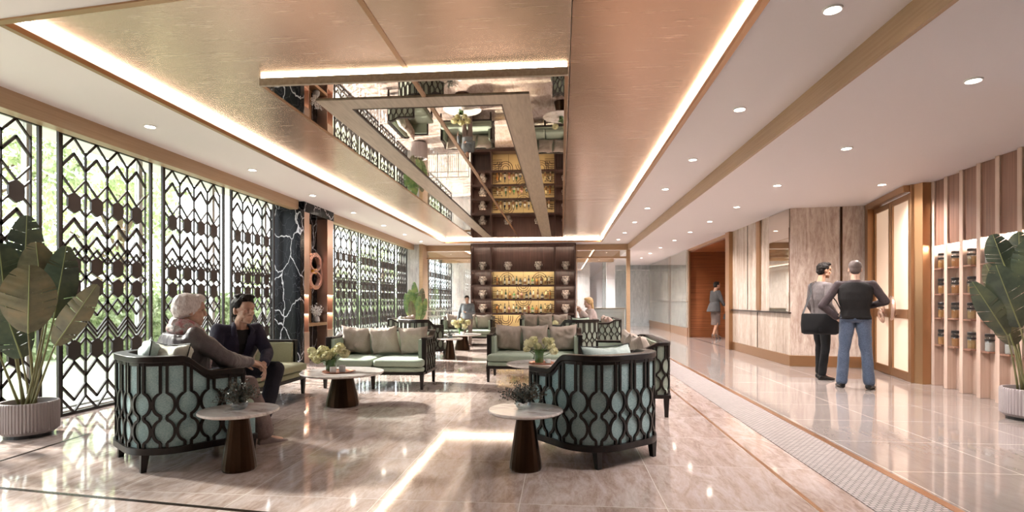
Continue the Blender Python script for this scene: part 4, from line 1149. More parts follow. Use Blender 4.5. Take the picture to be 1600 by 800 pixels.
def tray(x, y, z, label):
    r = empty('serving_tray', (x, y, z), 0, label, 'tray', 'copper trays')
    B().lathe([(0, 0), (.155, 0), (.165, .004), (.172, .014), (.168, .015), (.158, .006), (0, .005)], 40).build('plate', 'tray', r, smooth=True)
    B().tube([(.168, -.03, .012), (.20, -.02, .022), (.20, .02, .022), (.168, .03, .012)], .004, 6).build('handle', 'tray', r)
    return r
tray(-2.53, 6.05, .390, 'round copper tray under the vase on the large left table')
tray(-.25, 7.12, .390, 'round copper tray under the vase on the right large table')
def cup(x, y, z, m, label, lid=False, r_=.036, h=.055):
    r = empty('candle_cup', (x, y, z), 0, label, 'candle holder', 'candle cups on trays')
    B().lathe([(0, 0), (r_ * .85, 0), (r_, .006), (r_, h), (r_ * .9, h), (r_ * .88, .012), (0, .012)], 20).build('cup', m, r, smooth=True)
    B().lathe([(0, .012), (r_ * .86, .012), (r_ * .86, h * .82), (0, h * .84)], 16).build('wax', 'white', r, smooth=True)
    if lid: B().lathe([(0, h), (r_, h), (r_, h + .008), (.006, h + .012), (.006, h + .02), (0, h + .02)], 16).build('lid', 'grey', r, smooth=True)
    return r
cup(-2.55, 5.97, .396, 'white', 'white candle cup on the left copper tray', r_=.036, h=.062)
cup(-2.455, 6.00, .396, 'grey', 'grey lidded candle cup on the left copper tray', True, h=.068)
cup(-.17, 7.10, .396, 'white', 'white candle cup on the right copper tray')
cup(-2.36, 13.05, .390, 'white', 'white candle cup on the distant large table', r_=.05, h=.07)

# ================================================================== PLANTS
def px3(u, v, t):    # a point seen at (u, v) at distance t along the view axis
    th = math.atan(77 / 860); a = (u - 800) / 860
    return Vector((t * (-sin(th) + a * cos(th)), t * (cos(th) + a * sin(th)), 1.2 - (v - 470) * t / 860))
def leaf_blade(b, rib, base, tip, width, side, normal, curl=.10, splits=5, seed=0, n=26, fold=.25):
    r_ = random.Random(seed); base = Vector(base); tip = Vector(tip); ax = tip - base; L = ax.length; ax.normalize()
    side = Vector(side); side = (side - ax * side.dot(ax)).normalized(); nm = ax.cross(side)
    if nm.dot(Vector(normal)) < 0: nm = -nm
    mid = [base + ax * L * t + nm * (-curl * L * (2 * t - 1) ** 2 + curl * L) * .6 for t in [i / n for i in range(n + 1)]]
    def wd(t): return width / 2 * (sin(pi * min(1, (t * .96 + .03)) ** .80) ** .62 if t < 1 else 0)
    for sg in (-1, 1):
        cuts = sorted(r_.uniform(.12, .92) for _ in range(splits)); edges = [0] + cuts + [1]
        for a0, a1 in zip(edges, edges[1:]):
            m_ = max(2, int((a1 - a0) * n) + 1); rows = []
            droop = r_.uniform(-.12, .18)
            for i in range(m_ + 1):
                t = a0 + (a1 - a0) * i / m_; tt = t * n; k_ = min(int(tt), n - 1); c = mid[k_].lerp(mid[k_ + 1], tt - k_)
                e = wd(t); 
                gap = 0 if (a0 == 0 and i == 0) or (a1 == 1 and i == m_) else 0
                pinch = .012 * (1 if i == 0 and a0 > 0 else (-1 if i == m_ and a1 < 1 else 0))
                row = []
                for j in range(6):
                    f = j / 5; lift = fold * f * e + droop * f * f * e * .5 + .004 * sin(t * 60) * f
                    row.append(c + side * sg * e * f + nm * (-lift) + ax * (f * e * .35 + pinch * f * L * .6))
                rows.append(row)
            vs = [p for rw in rows for p in rw]; fs = []
            for i in range(m_):
                for j in range(5): fs.append((i * 6 + j, i * 6 + j + 1, (i + 1) * 6 + j + 1, (i + 1) * 6 + j))
            b.add(vs, fs)
    rib.tube([p + nm * .002 for p in mid], [.006 * (1 - .75 * i / n) + .001 for i in range(n + 1)], 6)
def ribbed_pot(parent, r, h, m='potgrey', nr=56, sx=1.0, sy=1.0):
    b = B(); n = nr * 4; vs = []; fs = []
    prof = [(.86, .0), (.90, .008), (1, .03), (1, h - .012), (.985, h), (.90, h), (.88, h - .05)]
    for q, (k_, z) in enumerate(prof):
        for i in range(n):
            a = 2 * pi * i / n; rr = r * k_ * (1 + (.018 * (1 if i % 4 in (0, 1) else -1) if 2 <= q <= 3 else 0))
            vs.append((rr * cos(a) * sx, rr * sin(a) * sy, z + .03))
    for q in range(len(prof) - 1):
        for i in range(n): fs.append((q * n + i, q * n + (i + 1) % n, (q + 1) * n + (i + 1) % n, (q + 1) * n + i))
    b.add(vs, fs); b.build('pot', m, parent, smooth=True, angle=30)
    B().lathe([(0, 0), (r * .8, 0), (r * .8, .032), (0, .032)], 32, sx=sx, sy=sy).build('plinth', 'blacklid', parent)
    B().lathe([(0, h - .03), (r * .86, h - .025), (r * .885, h - .03)], 32, sx=sx, sy=sy).build('soil', 'soil', parent)
def paradise(loc, potr, poth, leaves, label, stemm='stem', psx=1, psy=1):
    root = empty('potted_plant', loc, 0, label, 'plant', 'potted bird of paradise plants')
    ribbed_pot(root, potr, poth, sx=psx, sy=psy)
    o = Vector(loc)
    for i, (bu, bv, tu, tv, t0, t1, wpx, m, spx) in enumerate(leaves):
        base = px3(bu, bv, t0) - o; tip = px3(tu, tv, t1) - o
        lb = B(); rb = B()
        view = (base + o - Vector((0, 0, 1.2))).normalized(); up = Vector((0, 0, 1))
        ax = (tip - base).normalized(); side = ax.cross(view)
        if side.length < .2: side = Vector((1, 0, 0))
        leaf_blade(lb, rb, base, tip, wpx * (t0 + t1) / 2 / 860, side, -view, splits=4, seed=i * 7 + 3, fold=.22)
        lo = lb.build('leaf', m, root, smooth='all'); rb.build('midrib', 'rib', lo, smooth='all')
        s0 = Vector((spx * potr * .6, random.Random(i).uniform(-.4, .4) * potr, poth - .0))
        pts = []
        for q in range(9):
            f = q / 8; p = s0.lerp(base, f); p += ax * (-(f * (1 - f)) * .10); pts.append(p)
        B().tube(pts, [.012 - .006 * q / 8 for q in range(9)], 8).build('stalk', stemm, root, smooth='all')
    return root
T = 4.9
paradise((-4.735, 4.51, 0), .215, .275, [
    (44, 521, 46, 414, T - .18, T - .28, 70, 'leafbrown', .0),
    (70, 498, 56, 378, T - .02, T - .05, 56, 'leafbrown', .3),
    (38, 440, 42, 336, T + .12, T + .18, 46, 'leaf', -.1),
    (84, 498, 104, 384, T + .02, T + .0, 46, 'leaf', .5),
    (86, 540, 152, 444, T + .02, T - .05, 38, 'leafbrown', .7),
    (10, 482, -2, 380, T - .06, T - .15, 58, 'leaf', -.5),
    (34, 560, 2, 470, T - .12, T - .05, 52, 'leaf', -.3),
    (18, 470, 20, 392, T + .2, T + .3, 40, 'leafbrown', -.2),
    (78, 480, 78, 400, T + .22, T + .3, 44, 'leafbrown', .4),
    (-14, 520, -40, 430, T, T - .1, 50, 'leaf', -.7)],
    'tall plant with broad olive leaves in a ribbed grey pot by the left window')
T = 5.62
paradise((4.74, 6.02, 0), .245, .285, [
    (1574, 524, 1519, 440, T - .05, T - .18, 34, 'leaf', -.5),
    (1594, 512, 1556, 414, T - .15, T - .28, 50, 'leaf', -.1),
    (1576, 432, 1551, 366, T + .10, T + .10, 36, 'leaf', .0),
    (1592, 450, 1592, 362, T + .20, T + .25, 40, 'leaf', .3),
    (1616, 455, 1612, 372, T - .1, T - .2, 52, 'leaf', .5),
    (1568, 470, 1540, 412, T + .12, T + .15, 26, 'leafbrown', -.2),
    (1584, 540, 1566, 486, T + .02, T + .05, 36, 'leafbrown', -.3),
    (1626, 520, 1640, 430, T, T, 50, 'leaf', .8)],
    'broad-leaved plant in a ribbed grey pot in front of the jar niches')
T = 17.4
paradise((-4.50, 17.15, 0), .26, .5, [
    (643, 492, 640, 452, T, T, 13, 'leaffresh', 0), (650, 485, 647, 440, T + .1, T + .1, 12, 'leaffresh', 0),
    (655, 490, 660, 450, T, T, 13, 'leafbrown', .3), (640, 495, 634, 458, T - .1, T - .1, 12, 'leaffresh', -.4),
    (652, 500, 655, 462, T - .2, T - .2, 13, 'leaffresh', .2), (645, 505, 642, 470, T - .2, T - .3, 12, 'leafbrown', -.2), (658, 500, 666, 466, T, T, 10, 'leaffresh', .5)],
    'distant tall leafy plant by the pale stone pier at the far left')

# ================================================================== OUTSIDE
def ground():
    struct(B().box(-60, -6.35, -30, 80, -.14, -.06).build('floor_lawn', 'lawn'))
    struct(B().box(-6.35, -5.5, -8, 40, -.14, -.03).build('floor_paving', 'paving'))
ground()
def leafcards(b, n, fn, s0, s1, r_):
    for i in range(n):
        c = Vector(fn()); R_ = Euler((r_.uniform(0, 6), r_.uniform(0, 6), r_.uniform(0, 6))).to_matrix(); s_ = r_.uniform(s0, s1)
        b.add([c + R_ @ Vector(v) for v in ((-s_, 0, 0), (0, -s_ * .5, 0), (s_, 0, 0), (0, s_ * .5, 0))], [(0, 1, 2, 3)])
r_ = random.Random(3)
hd = empty('hedge', (-11.2, 12, -.06), 0, 'long clipped leafy hedge across the lawn outside the windows', 'hedge')
B().box(-.5, .4, -13, 34, 0, 1.35).build('core', 'hedgeleaf', hd)
lb = B(); leafcards(lb, 9000, lambda: (.42 + r_.uniform(-.03, .10), r_.uniform(-11, 26), r_.uniform(.0, 1.45)), .05, .10, r_)
leafcards(lb, 2500, lambda: (r_.uniform(-.5, .5), r_.uniform(-11, 26), 1.36 + r_.uniform(0, .18)), .05, .10, r_)
lb.build('leaves', 'hedgeleaf', hd)
def tree(x, y, h, cr, n, label, seed):
    q = random.Random(seed); r = empty('tree', (x, y, -.06), 0, label, 'tree', 'trees beyond the hedge')
    t = B(); t.tube([(0, 0, 0), (.1, .05, h * .4), (-.05, .1, h * .75), (0, 0, h)], [.16, .13, .09, .03], 8)
    cl = []
    for i in range(9):
        a = q.uniform(0, 6.28); rr = q.uniform(.35, .9) * cr; z = q.uniform(.35, 1.0) * h
        p = Vector((rr * cos(a), rr * sin(a), z)); cl.append((p, q.uniform(.45, .85) * cr * .55))
        t.tube([(0, 0, z * .6), p * .5 + Vector((0, 0, z * .35)), p], [.06, .04, .015], 5)
    t.build('trunk', 'bark', r)
    lb = B()
    def fn():
        c, k_ = q.choice(cl); d = Vector((q.gauss(0, 1), q.gauss(0, 1), q.gauss(0, .8))).normalized() * k_ * q.uniform(.4, 1.1)
        return c + d
    leafcards(lb, n, fn, .07, .15, q)
    lb.build('foliage', 'treeleaf', r)
for i, (x, y, h, cr, n, lb_) in enumerate([
        (-14.5, 6.5, 7.2, 3.4, 6500, 'leafy tree outside, seen through the gap and screen by the big left plant'),
        (-14.6, 11.5, 6.0, 3.0, 4500, 'leafy tree outside, seen through the screen beside the big left plant'),
        (-14.6, 17.0, 5.0, 2.6, 2600, 'leafy tree outside, behind the screen over the grey-haired person'),
        (-15, 29, 4.2, 2.5, 2400, 'leafy tree outside beyond the niche pillar, left one'),
        (-15.4, 37, 5.0, 2.8, 2600, 'leafy tree outside beyond the niche pillar, middle one'),
        (-15.6, 47, 6.0, 3.2, 2600, 'leafy tree outside seen through the screens near the stone pier')]):
    tree(x, y, h, cr, n, lb_, 20 + i)

# ================================================================== PEOPLE
def skinmat(name, c):
    m = mat(name, c, .5, spec=.4); g = NG(m); h = g.noise(g.coords((20, 20, 20)), 1, 3)
    g.base(g.ramp(h, [(.3, tuple(x * .9 for x in c)), (.7, tuple(min(1, x * 1.08) for x in c))]))
    g.b.inputs['Subsurface Weight'].default_value = 0.08; g.b.inputs['Subsurface Radius'].default_value = (.02, .008, .004)
    return m
def clothmat(name, c, k=1.35, rough=.85, scale=180):
    return fabric(name, tuple(x * .85 for x in c), tuple(min(1, x * k) for x in c), scale, .2, rough, 0.0)
M['stubble'] = skinmat('stubbled_skin', (.27, .16, .12)); M['skin'] = skinmat('skin', (.52, .32, .24)); M['skindark'] = skinmat('skin_tan', (.40, .22, .14))
M['lips'] = mat('lips', (.42, .15, .12), .45); M['eyewhite'] = mat('eye_white', (.75, .72, .70), .15); M['iris'] = mat('iris', (.03, .02, .015), .1)
M['hairblack'] = grainy('black_hair', [(.3, (.008, .006, .005)), (.7, (.016, .011, .009))], (120, 120, 20), .65, spec=.2)
M['hairsilver'] = grainy('silver_hair', [(.3, (.42, .36, .35)), (.7, (.74, .68, .67))], (150, 150, 30), .5)
M['hairblonde'] = grainy('blonde_hair', [(.3, (.42, .25, .10)), (.7, (.66, .45, .22))], (90, 90, 8), .45)
M['hairgrey'] = grainy('short_grey_brown_hair', [(.3, (.045, .032, .028)), (.7, (.14, .10, .09))], (200, 200, 200), .7)
def remesh(b, voxel, it=4, amp=0.0, sc=8.0, seed=0):
    me = b.mesh('tmp'); o = bpy.data.objects.new('tmp', me); COL.objects.link(o)
    md = o.modifiers.new('r', 'REMESH'); md.mode = 'VOXEL'; md.voxel_size = voxel; md.use_smooth_shade = True
    if it:
        sm_ = o.modifiers.new('s', 'SMOOTH'); sm_.iterations = it; sm_.factor = .5
    bpy.context.view_layer.update()
    dg = bpy.context.evaluated_depsgraph_get()
    nm = bpy.data.meshes.new_from_object(o.evaluated_get(dg)); bpy.data.objects.remove(o); bpy.data.meshes.remove(me)
    if amp:
        off = Vector((seed * 5.3, seed * 2.1, seed))
        nr = [0.0] * (3 * len(nm.vertices)); nm.vertex_normals.foreach_get('vector', nr)
        for vi, v in enumerate(nm.vertices):
            q = noise.noise(Vector((v.co.x * sc, v.co.y * sc, v.co.z * sc * .7)) + off)
            q2 = noise.noise(Vector((v.co.x * sc * 2.7, v.co.y * sc * 2.7, v.co.z * sc * 1.6)) + off)
            v.co += Vector(nr[3 * vi:3 * vi + 3]) * (amp * q + amp * .5 * (abs(q2) - .2))
    nm.polygons.foreach_set('use_smooth', [True] * len(nm.polygons))
    return nm
def mesh_obj(name, me, mats, parent):
    me.materials.clear()
    for x in (mats if isinstance(mats, (list, tuple)) else [mats]): me.materials.append(M[x] if isinstance(x, str) else x)
    o = bpy.data.objects.new(name, me); COL.objects.link(o); o.parent = parent; return o
V = Vector
def hand(b, w, d, nrm, side, curl=.35, s=1.0, spread=.06):
    d = V(d).normalized(); n = V(nrm); n = (n - d * n.dot(d)).normalized(); l = d.cross(n) * side; w = V(w)
    b.loft([(w - d * .02 * s, l, n, .024 * s, .019 * s), (w + d * .015 * s, l, n, .029 * s, .016 * s), (w + d * .05 * s, l, n, .040 * s, .014 * s), (w + d * .088 * s, l, n, .040 * s, .012 * s), (w + d * .095 * s, l, n, .036 * s, .009 * s)], 14)
    for j, (lo, L, r) in enumerate(((.030, .074, .0088), (.0102, .083, .0092), (-.0105, .077, .0088), (-.030, .060, .0078))):
        p = w + d * (.086 if j != 3 else .080) * s + l * lo * s; a = 0; dd = (d + l * lo * spread * 10).normalized(); rr = r * s
        for q, fr in enumerate((.46, .30, .24)):
            a += curl * (.7, 1.0, .8)[q]; dv = dd * cos(a) + n * sin(a); p2 = p + dv * L * fr * s
            b.capsule(p, rr, p2, rr * .92, 8); p = p2; rr *= .92
    p = w + d * .022 * s + l * .030 * s; dv = (d * .62 + l * .72 + n * .25).normalized(); p2 = p + dv * .042 * s; b.capsule(p, .0135 * s, p2, .0115 * s, 8)
    dv2 = (d * .85 + l * .35 + n * .35).normalized(); p3 = p2 + dv2 * .034 * s; b.capsule(p2, .0112 * s, p3, .0088 * s, 8)
def head_blob(b, HM, s=1.0):
    R_ = HM.to_3x3(); c = lambda x, y, z: HM @ V((x * s, y * s, z * s))
    def E(p, r, rot=None): b.ell(c(*p), [x * s for x in r], 16, 12, R_ @ rot if rot else R_)
    E((0, -.012, .030), (.073, .092, .086)); E((0, .024, -.030), (.060, .068, .072)); E((0, .050, -.070), (.040, .040, .036))
    E((0, .072, -.092), (.021, .018, .017)); E((0, .066, .040), (.055, .030, .040)); E((0, .074, .026), (.044, .020, .012))
    for sg in (-1, 1):
        E((sg * .036, .060, -.018), (.022, .022, .022)); E((sg * .045, .022, -.062), (.018, .035, .028))
        E((sg * .076, -.010, -.004), (.008, .018, .030), Euler((.15, 0, sg * -.35)).to_matrix()); E((sg * .073, -.002, -.02), (.010, .012, .016))
        E((sg * .013, .094, -.030), (.009, .010, .008))
    b.capsule(c(0, .086, .022), .009 * s, c(0, .106, -.022), .0125 * s, 10)
    E((0, .083, -.055), (.024, .011, .0065)); E((0, .082, -.067), (.020, .011, .0075)); E((0, .070, -.06), (.032, .018, .022))
def face_extra(me_b, HM, s, brow, gender):
    c = lambda x, y, z: HM @ V((x * s, y * s, z * s)); R_ = HM.to_3x3()
    for sg in (-1, 1):
        me_b.ell(c(sg * .030, .0785, .010), (.0135 * s, .0105 * s, .0080 * s), 12, 8, R_, 1)
        me_b.ell(c(sg * .030, .0868, .010), (.0056 * s, .0030 * s, .0060 * s), 10, 8, R_, 2)
        me_b.tube([c(sg * .0165, .0945, .0255), c(sg * .031, .0930, .031), c(sg * .048, .0800, .0255)], [.0030 * s, .0042 * s, .0020 * s], 6, mi=3)
        me_b.tube([c(sg * .017, .0850, .0135), c(sg * .030, .0895, .0190), c(sg * .044, .0775, .0130)], [.0018 * s, .0026 * s, .0018 * s], 6, mi=0)
    me_b.tube([c(-.022, .0875, -.0612), c(0, .0945, -.0600), c(.022, .0875, -.0612)], [.0014 * s, .0022 * s, .0014 * s], 6, mi=4)
def combine(me, b):
    # append builder b (with material indices) to mesh me
    bm = bmesh.new(); bm.from_mesh(me); me2 = b.mesh('t2'); n0 = len(bm.faces); bm.from_mesh(me2); bm.faces.ensure_lookup_table()
    for i in range(n0, len(bm.faces)): bm.faces[i].smooth = True
    bm.to_mesh(me); bm.free(); bpy.data.meshes.remove(me2)
def person(name, loc, rz, J, label, outfit, skin='skin', hair=None, vox=.006, s=1.0, group=None, group_cat='person', yaw=0, pitch=0, roll=0, hs=1.0, slim=1.0, brow='hairblack', beard=False):
    root = empty('person', loc, rz, label, group_cat, group)
    g_ = {k_: V(v) for k_, v in J.items() if not k_.startswith('hand') and not k_.startswith('thumb')}
    HM = Matrix.Translation(g_['head']) @ Euler((pitch, roll, yaw), 'XYZ').to_matrix().to_4x4()
    right = V((1, 0, 0)); 
    def spine(off, z_lo=0, z_hi=1, rs=1.0):
        P0, P1, P2 = g_['pelvis'], g_['chest'], g_['neck']
        sh = (g_['shR'] - g_['shL']); shr = sh.normalized(); hp = (g_['hipR'] - g_['hipL']).normalized(); W_ = sh.length / 2
        secs = []
        prof = [(-.12, .120, .095), (0, .165, .115), (.25, .150, .105), (.5, .142, .100), (.8, .160, .112), (1.0, .172, .118), (1.35, .178, .112), (1.58, W_ * .93, .092), (1.72, W_ * .74, .080), (1.84, .092, .066), (1.95, .058, .055)]
        for t, rx, ry in prof:
            if t < z_lo or t > z_hi: continue
            c = P0.lerp(P1, t) if t <= 1 else P1.lerp(P2, t - 1)
            if t < 0: c = P0 + (P0 - P1) * -t
            u = hp.lerp(shr, max(0, min(1, t / 1.5))).normalized(); ax = ((P1 - P0) if t <= 1 else (P2 - P1)).normalized(); w_ = ax.cross(u).normalized()
            if w_.y < 0 and abs(w_.y) > .05: w_ = -w_
            secs.append((c, u, w_, (rx * slim * s + off) * rs, (ry * slim * s + off) * rs))
        return secs
    def limb(b, pts, rad, off=0.0):
        for (a, ra), (c, rc) in zip(zip(pts, rad), list(zip(pts, rad))[1:]): b.capsule(a, ra * s + off, c, rc * s + off, 14)
    arm_r, leg_r = [.047, .042, .027], [.086, .056, .038]
    def arms(b, off=0, upto=1.0):
        for S_ in 'LR':
            sh, el, wr = g_['sh' + S_], g_['el' + S_], g_['wr' + S_]
            b.capsule(g_['neck'] - V((0, 0, .075)) * s, .046 * s + off * .6, sh + V((0, 0, -.004)), .044 * s + off, 12)
            if upto >= 1: limb(b, [sh, el, wr], arm_r, off)
            elif upto > .5: limb(b, [sh, el, el.lerp(wr, (upto - .5) * 2)], [arm_r[0], arm_r[1], arm_r[1] + (arm_r[2] - arm_r[1]) * (upto - .5) * 2], off)
            else: limb(b, [sh, sh.lerp(el, upto * 2)], arm_r[:2], off)
    def legs(b, off=0, upto=1.0, flare=0):
        for S_ in 'LR':
            h, k_, a = g_['hip' + S_], g_['kn' + S_], g_['an' + S_]
            limb(b, [h, k_, k_.lerp(a, upto)], [leg_r[0], leg_r[1], leg_r[2] + flare], off)
            b.capsule(k_.lerp(a, .3), leg_r[1] * s * .98 + off, k_.lerp(a, .5), leg_r[1] * s * .8 + off, 12)
    # body
    b = B(); b.loft(spine(0), 20); arms(b); legs(b)
    b.capsule(g_['neck'] - V((0, .01, .04)), .058 * s, HM @ V((0, -.015, -.05)), .050 * s, 14)
    head_blob(b, HM, s * hs)
    for S_, sg in (('L', -1), ('R', 1)):
        an, to = g_['an' + S_], g_['to' + S_]
        b.capsule(an - V((0, 0, .03 * s)), .033 * s, an.lerp(to, .8) - V((0, 0, .02 * s)), .026 * s, 10)
        hd_ = J.get('hand' + S_)
        wr, el = g_['wr' + S_], g_['el' + S_]
        dd = V(hd_[0]) if hd_ else (wr - el); nn = V(hd_[1]) if hd_ else V((-sg, 0, 0))
        hand(b, wr, dd, nn, J.get('thumb' + S_, 1), hd_[2] if hd_ else .3, s)
    me = remesh(b, vox, 2)
    ex = B(); face_extra(ex, HM, s * hs, brow, 0); combine(me, ex)
    HI = HM.inverted(); q = s * hs
    for p_ in me.polygons:
        if p_.material_index: continue
        c_ = HI @ p_.center / q
        if ((c_.x / .024) ** 2 + ((c_.z + .061) / .011) ** 2) < 1 and c_.y > .06: p_.material_index = 4
        elif beard and c_.y > .012 and -.125 < c_.z < -.030 - .02 * (abs(c_.x) < .05) + .9 * max(0, .03 - c_.y) and abs(c_.x) < .08: p_.material_index = 5
    mesh_obj('body', me, [skin, 'eyewhite', 'iris', brow, 'lips', 'stubble'], root)
    outfit(root, spine, arms, legs, g_, HM, limb)
    if hair: hair(root, HM, s * hs)
    return root
def _hand_thumb(): pass
# ---- hair styles
def hair_generic(mname, parts, vox=.005, amp=.004, sc=30, seed=1, it=2):
    def f(root, HM, s):
        b = B(); R_ = HM.to_3x3()
        for p, r, *e in parts:
            rot = Euler(e[0]).to_matrix() if e else Matrix.Identity(3)
            b.ell(HM @ V([x * s for x in p]), [x * s for x in r], 18, 12, R_ @ rot)
        mesh_obj('hair', remesh(b, vox, it, amp, sc, seed), mname, root)
    return f
hair_short = [((0, -.028, .045), (.079, .086, .083)), ((0, -.050, .0), (.070, .060, .070)), ((0, .030, .098), (.062, .045, .030)), ((.045, -.01, .05), (.036, .06, .055)), ((-.045, -.01, .05), (.036, .06, .055))]
hair_quiff = hair_short + [((0, .052, .108), (.058, .034, .026), (.35, 0, 0)), ((.03, .055, .105), (.03, .03, .022)), ((-.03, .02, .12), (.04, .05, .02))]
# ---- shoes
def shoes(root, g_, m, s=1.0, heel=False):
    for S_ in 'LR':
        an, to = g_['an' + S_], g_['to' + S_]; d = (to - an); d.z = 0; d.normalize(); l = V((d.y, -d.x, 0)); z0 = J_floor(g_, S_)
        b = B(); up = V((0, 0, 1)); base = V((an.x, an.y, z0))
        L = .19 * s
        secs = []
        for t, w_, h in ((-.32, .018, .035), (-.28, .034, .07), (-.1, .040, .095), (.2, .040, .085), (.5, .044, .055), (.8, .044, .040), (.98, .030, .030), (1.03, .012, .018)):
            secs.append((base + d * L * t + up * h * s * .5, l, up, w_ * s, h * s * .5))
        b.loft(secs, 16); b.capsule(base + up * .05 * s, .040 * s, an + up * .015, .043 * s, 12)
        mesh_obj('shoe', remesh(b, .006, 2), m, root)
def J_floor(g_, S_): return g_.get('fl' + S_, V((0, 0, 0))).z
M['blackshoe'] = mat('black_leather', (.010, .009, .009), .25)
M['blackbag'] = mat('black_nylon', (.006, .006, .007), .65, spec=.3)
standJ = lambda **k: {**dict(pelvis=(0, 0, .95), chest=(0, -.01, 1.22), neck=(0, -.01, 1.50), head=(0, .02, 1.63), shL=(-.19, -.01, 1.42), shR=(.19, -.01, 1.42), elL=(-.25, -.03, 1.13), elR=(.25, -.03, 1.13),
    wrL=(-.25, .06, .88), wrR=(.25, .06, .88), hipL=(-.09, 0, .92), hipR=(.09, 0, .92), knL=(-.11, .02, .50), knR=(.11, .02, .50), anL=(-.12, -.02, .09), anR=(.12, -.02, .09), toL=(-.15, .14, .04), toR=(.15, .14, .04)), **k}

M['greyshirt'] = clothmat('grey_shirt', (.10, .085, .085))
# -- man in vest and jeans
M['jeans'] = fabric('blue_denim', (.035, .050, .085), (.09, .12, .18), 150, .25); M['vest'] = clothmat('black_vest', (.007, .006, .006)); M['shirtdark'] = clothmat('dark_check_shirt', (.038, .028, .030), 1.9)
def out_vest(root, spine, arms, legs, g_, HM, limb):
    b = B(); arms(b, .013); b.loft(spine(.008, .2, 1.96), 22); mesh_obj('shirt', remesh(b, .008, 3, .005, 14, 2), 'shirtdark', root)
    b = B(); b.loft(spine(.022, -.0, 1.86), 24); mesh_obj('vest', remesh(b, .008, 4, .004, 9, 3), 'vest', root)
    b = B(); legs(b, .014, .97, .020); b.loft(spine(.016, -.2, .35), 20); mesh_obj('jeans', remesh(b, .008, 2, .008, 12, 5), 'jeans', root)
    b = B(); b.box(-.16, .16, -.148, -.138, .965, .99); b.build('back_strap', 'vest', root)
    shoes(root, g_, 'blackshoe')
person('vest', (4.02, 7.95, 0), -atan2(.42, .91), standJ(elL=(-.39, -.05, 1.13), wrL=(-.225, .03, .965), elR=(.345, .02, 1.19), wrR=(.16, .22, 1.12), shL=(-.20, -.01, 1.42), shR=(.20, -.01, 1.42),
       handL=((.8, .1, -.45), (.2, .8, -.3), .5), handR=((-.9, .2, .15), (0, -.5, -.3), .5), knL=(-.13, .01, .5), knR=(.13, .01, .5), anL=(-.16, -.02, .09), anR=(.16, -.02, .09), toL=(-.20, .14, .04), toR=(.21, .14, .04)),
       'person in black vest and blue jeans seen from behind, one hand on the hip', out_vest, hair=hair_generic('hairgrey', hair_short, .005, .0015, 60), vox=.0055, slim=1.06, yaw=.05)
# -- man with bag
M['blacktrouser'] = clothmat('black_trousers', (.006, .006, .007))
def out_bag(root, spine, arms, legs, g_, HM, limb):
    b = B(); arms(b, .013); b.loft(spine(.012, -.05, 1.96), 22); mesh_obj('shirt', remesh(b, .008, 3, .007, 12, 7), 'greyshirt', root)
    b = B(); legs(b, .008, .98, .010); b.loft(spine(.008, -.2, .3), 20); mesh_obj('trousers', remesh(b, .008, 2, .005, 14, 5), 'blacktrouser', root)
    shoes(root, g_, 'blackshoe')
bag_rz = -radians(76)
person('bag', (3.98, 8.86, 0), bag_rz, standJ(pelvis=(0, 0, .96), head=(0, .05, 1.66), neck=(0, .0, 1.51), elR=(.27, -.10, 1.15), wrR=(.20, .10, .98), elL=(-.27, .02, 1.14), wrL=(-.26, .14, .90), handR=((-.2, .8, -.4), (-1, -.2, 0), .4),
       knL=(-.10, .06, .51), anL=(-.11, .06, .09), toL=(-.14, .22, .04), knR=(.10, .00, .51), anR=(.10, -.06, .09), toR=(.12, .10, .04)),
       'young person with black quiff hair, grey shirt and black trousers carrying a black shoulder bag', out_bag, skin='skindark', hair=hair_generic('hairblack', hair_quiff, .005, .006, 50), vox=.0055, slim=.92, yaw=-.12, pitch=-.05)
BR = -radians(108)
r = empty('shoulder_bag', (3.83, 8.56, 0), BR, 'black shoulder bag hanging at the hip of the young person in the grey shirt', 'bag')
b = B()
def bag_sec(z, hw, hd, x=0): return (V((x, 0, z)), V((0, 1, 0)), V((1, 0, 0)), hw, hd)
b.loft([bag_sec(.70, .21, .035), bag_sec(.72, .245, .055), bag_sec(.85, .255, .062), bag_sec(.98, .245, .052), bag_sec(1.01, .235, .04)], 28)
b.build('body', 'blackbag', r, smooth=True)
b = B(); b.loft([bag_sec(.76, .235, .045, .025), bag_sec(.86, .247, .050, .025), bag_sec(1.005, .24, .046, .015)], 28); b.build('flap', 'blackbag', r, smooth=True)
B().box(.070, .078, -.02, .02, .74, .80).build('buckle', 'blackbag', r, bevel=.004)
MI = (Matrix.Translation((3.83, 8.56, 0)) @ Matrix.Rotation(BR, 4, 'Z')).inverted() @ Matrix.Translation((3.98, 8.86, 0)) @ Matrix.Rotation(bag_rz, 4, 'Z')
sp = [V((0, -.23, .99))] + [MI @ V(p) for p in ((-.0, -.17, 1.32), (-.04, -.15, 1.38), (-.09, -.10, 1.47), (-.12, .0, 1.50), (-.06, .13, 1.38), (.10, .175, 1.2), (.24, .15, 1.05))] + [V((0, .23, .99))]
B().tube(sp, .014, 6, flat=.35).build('strap', 'blackbag', r, smooth=True)
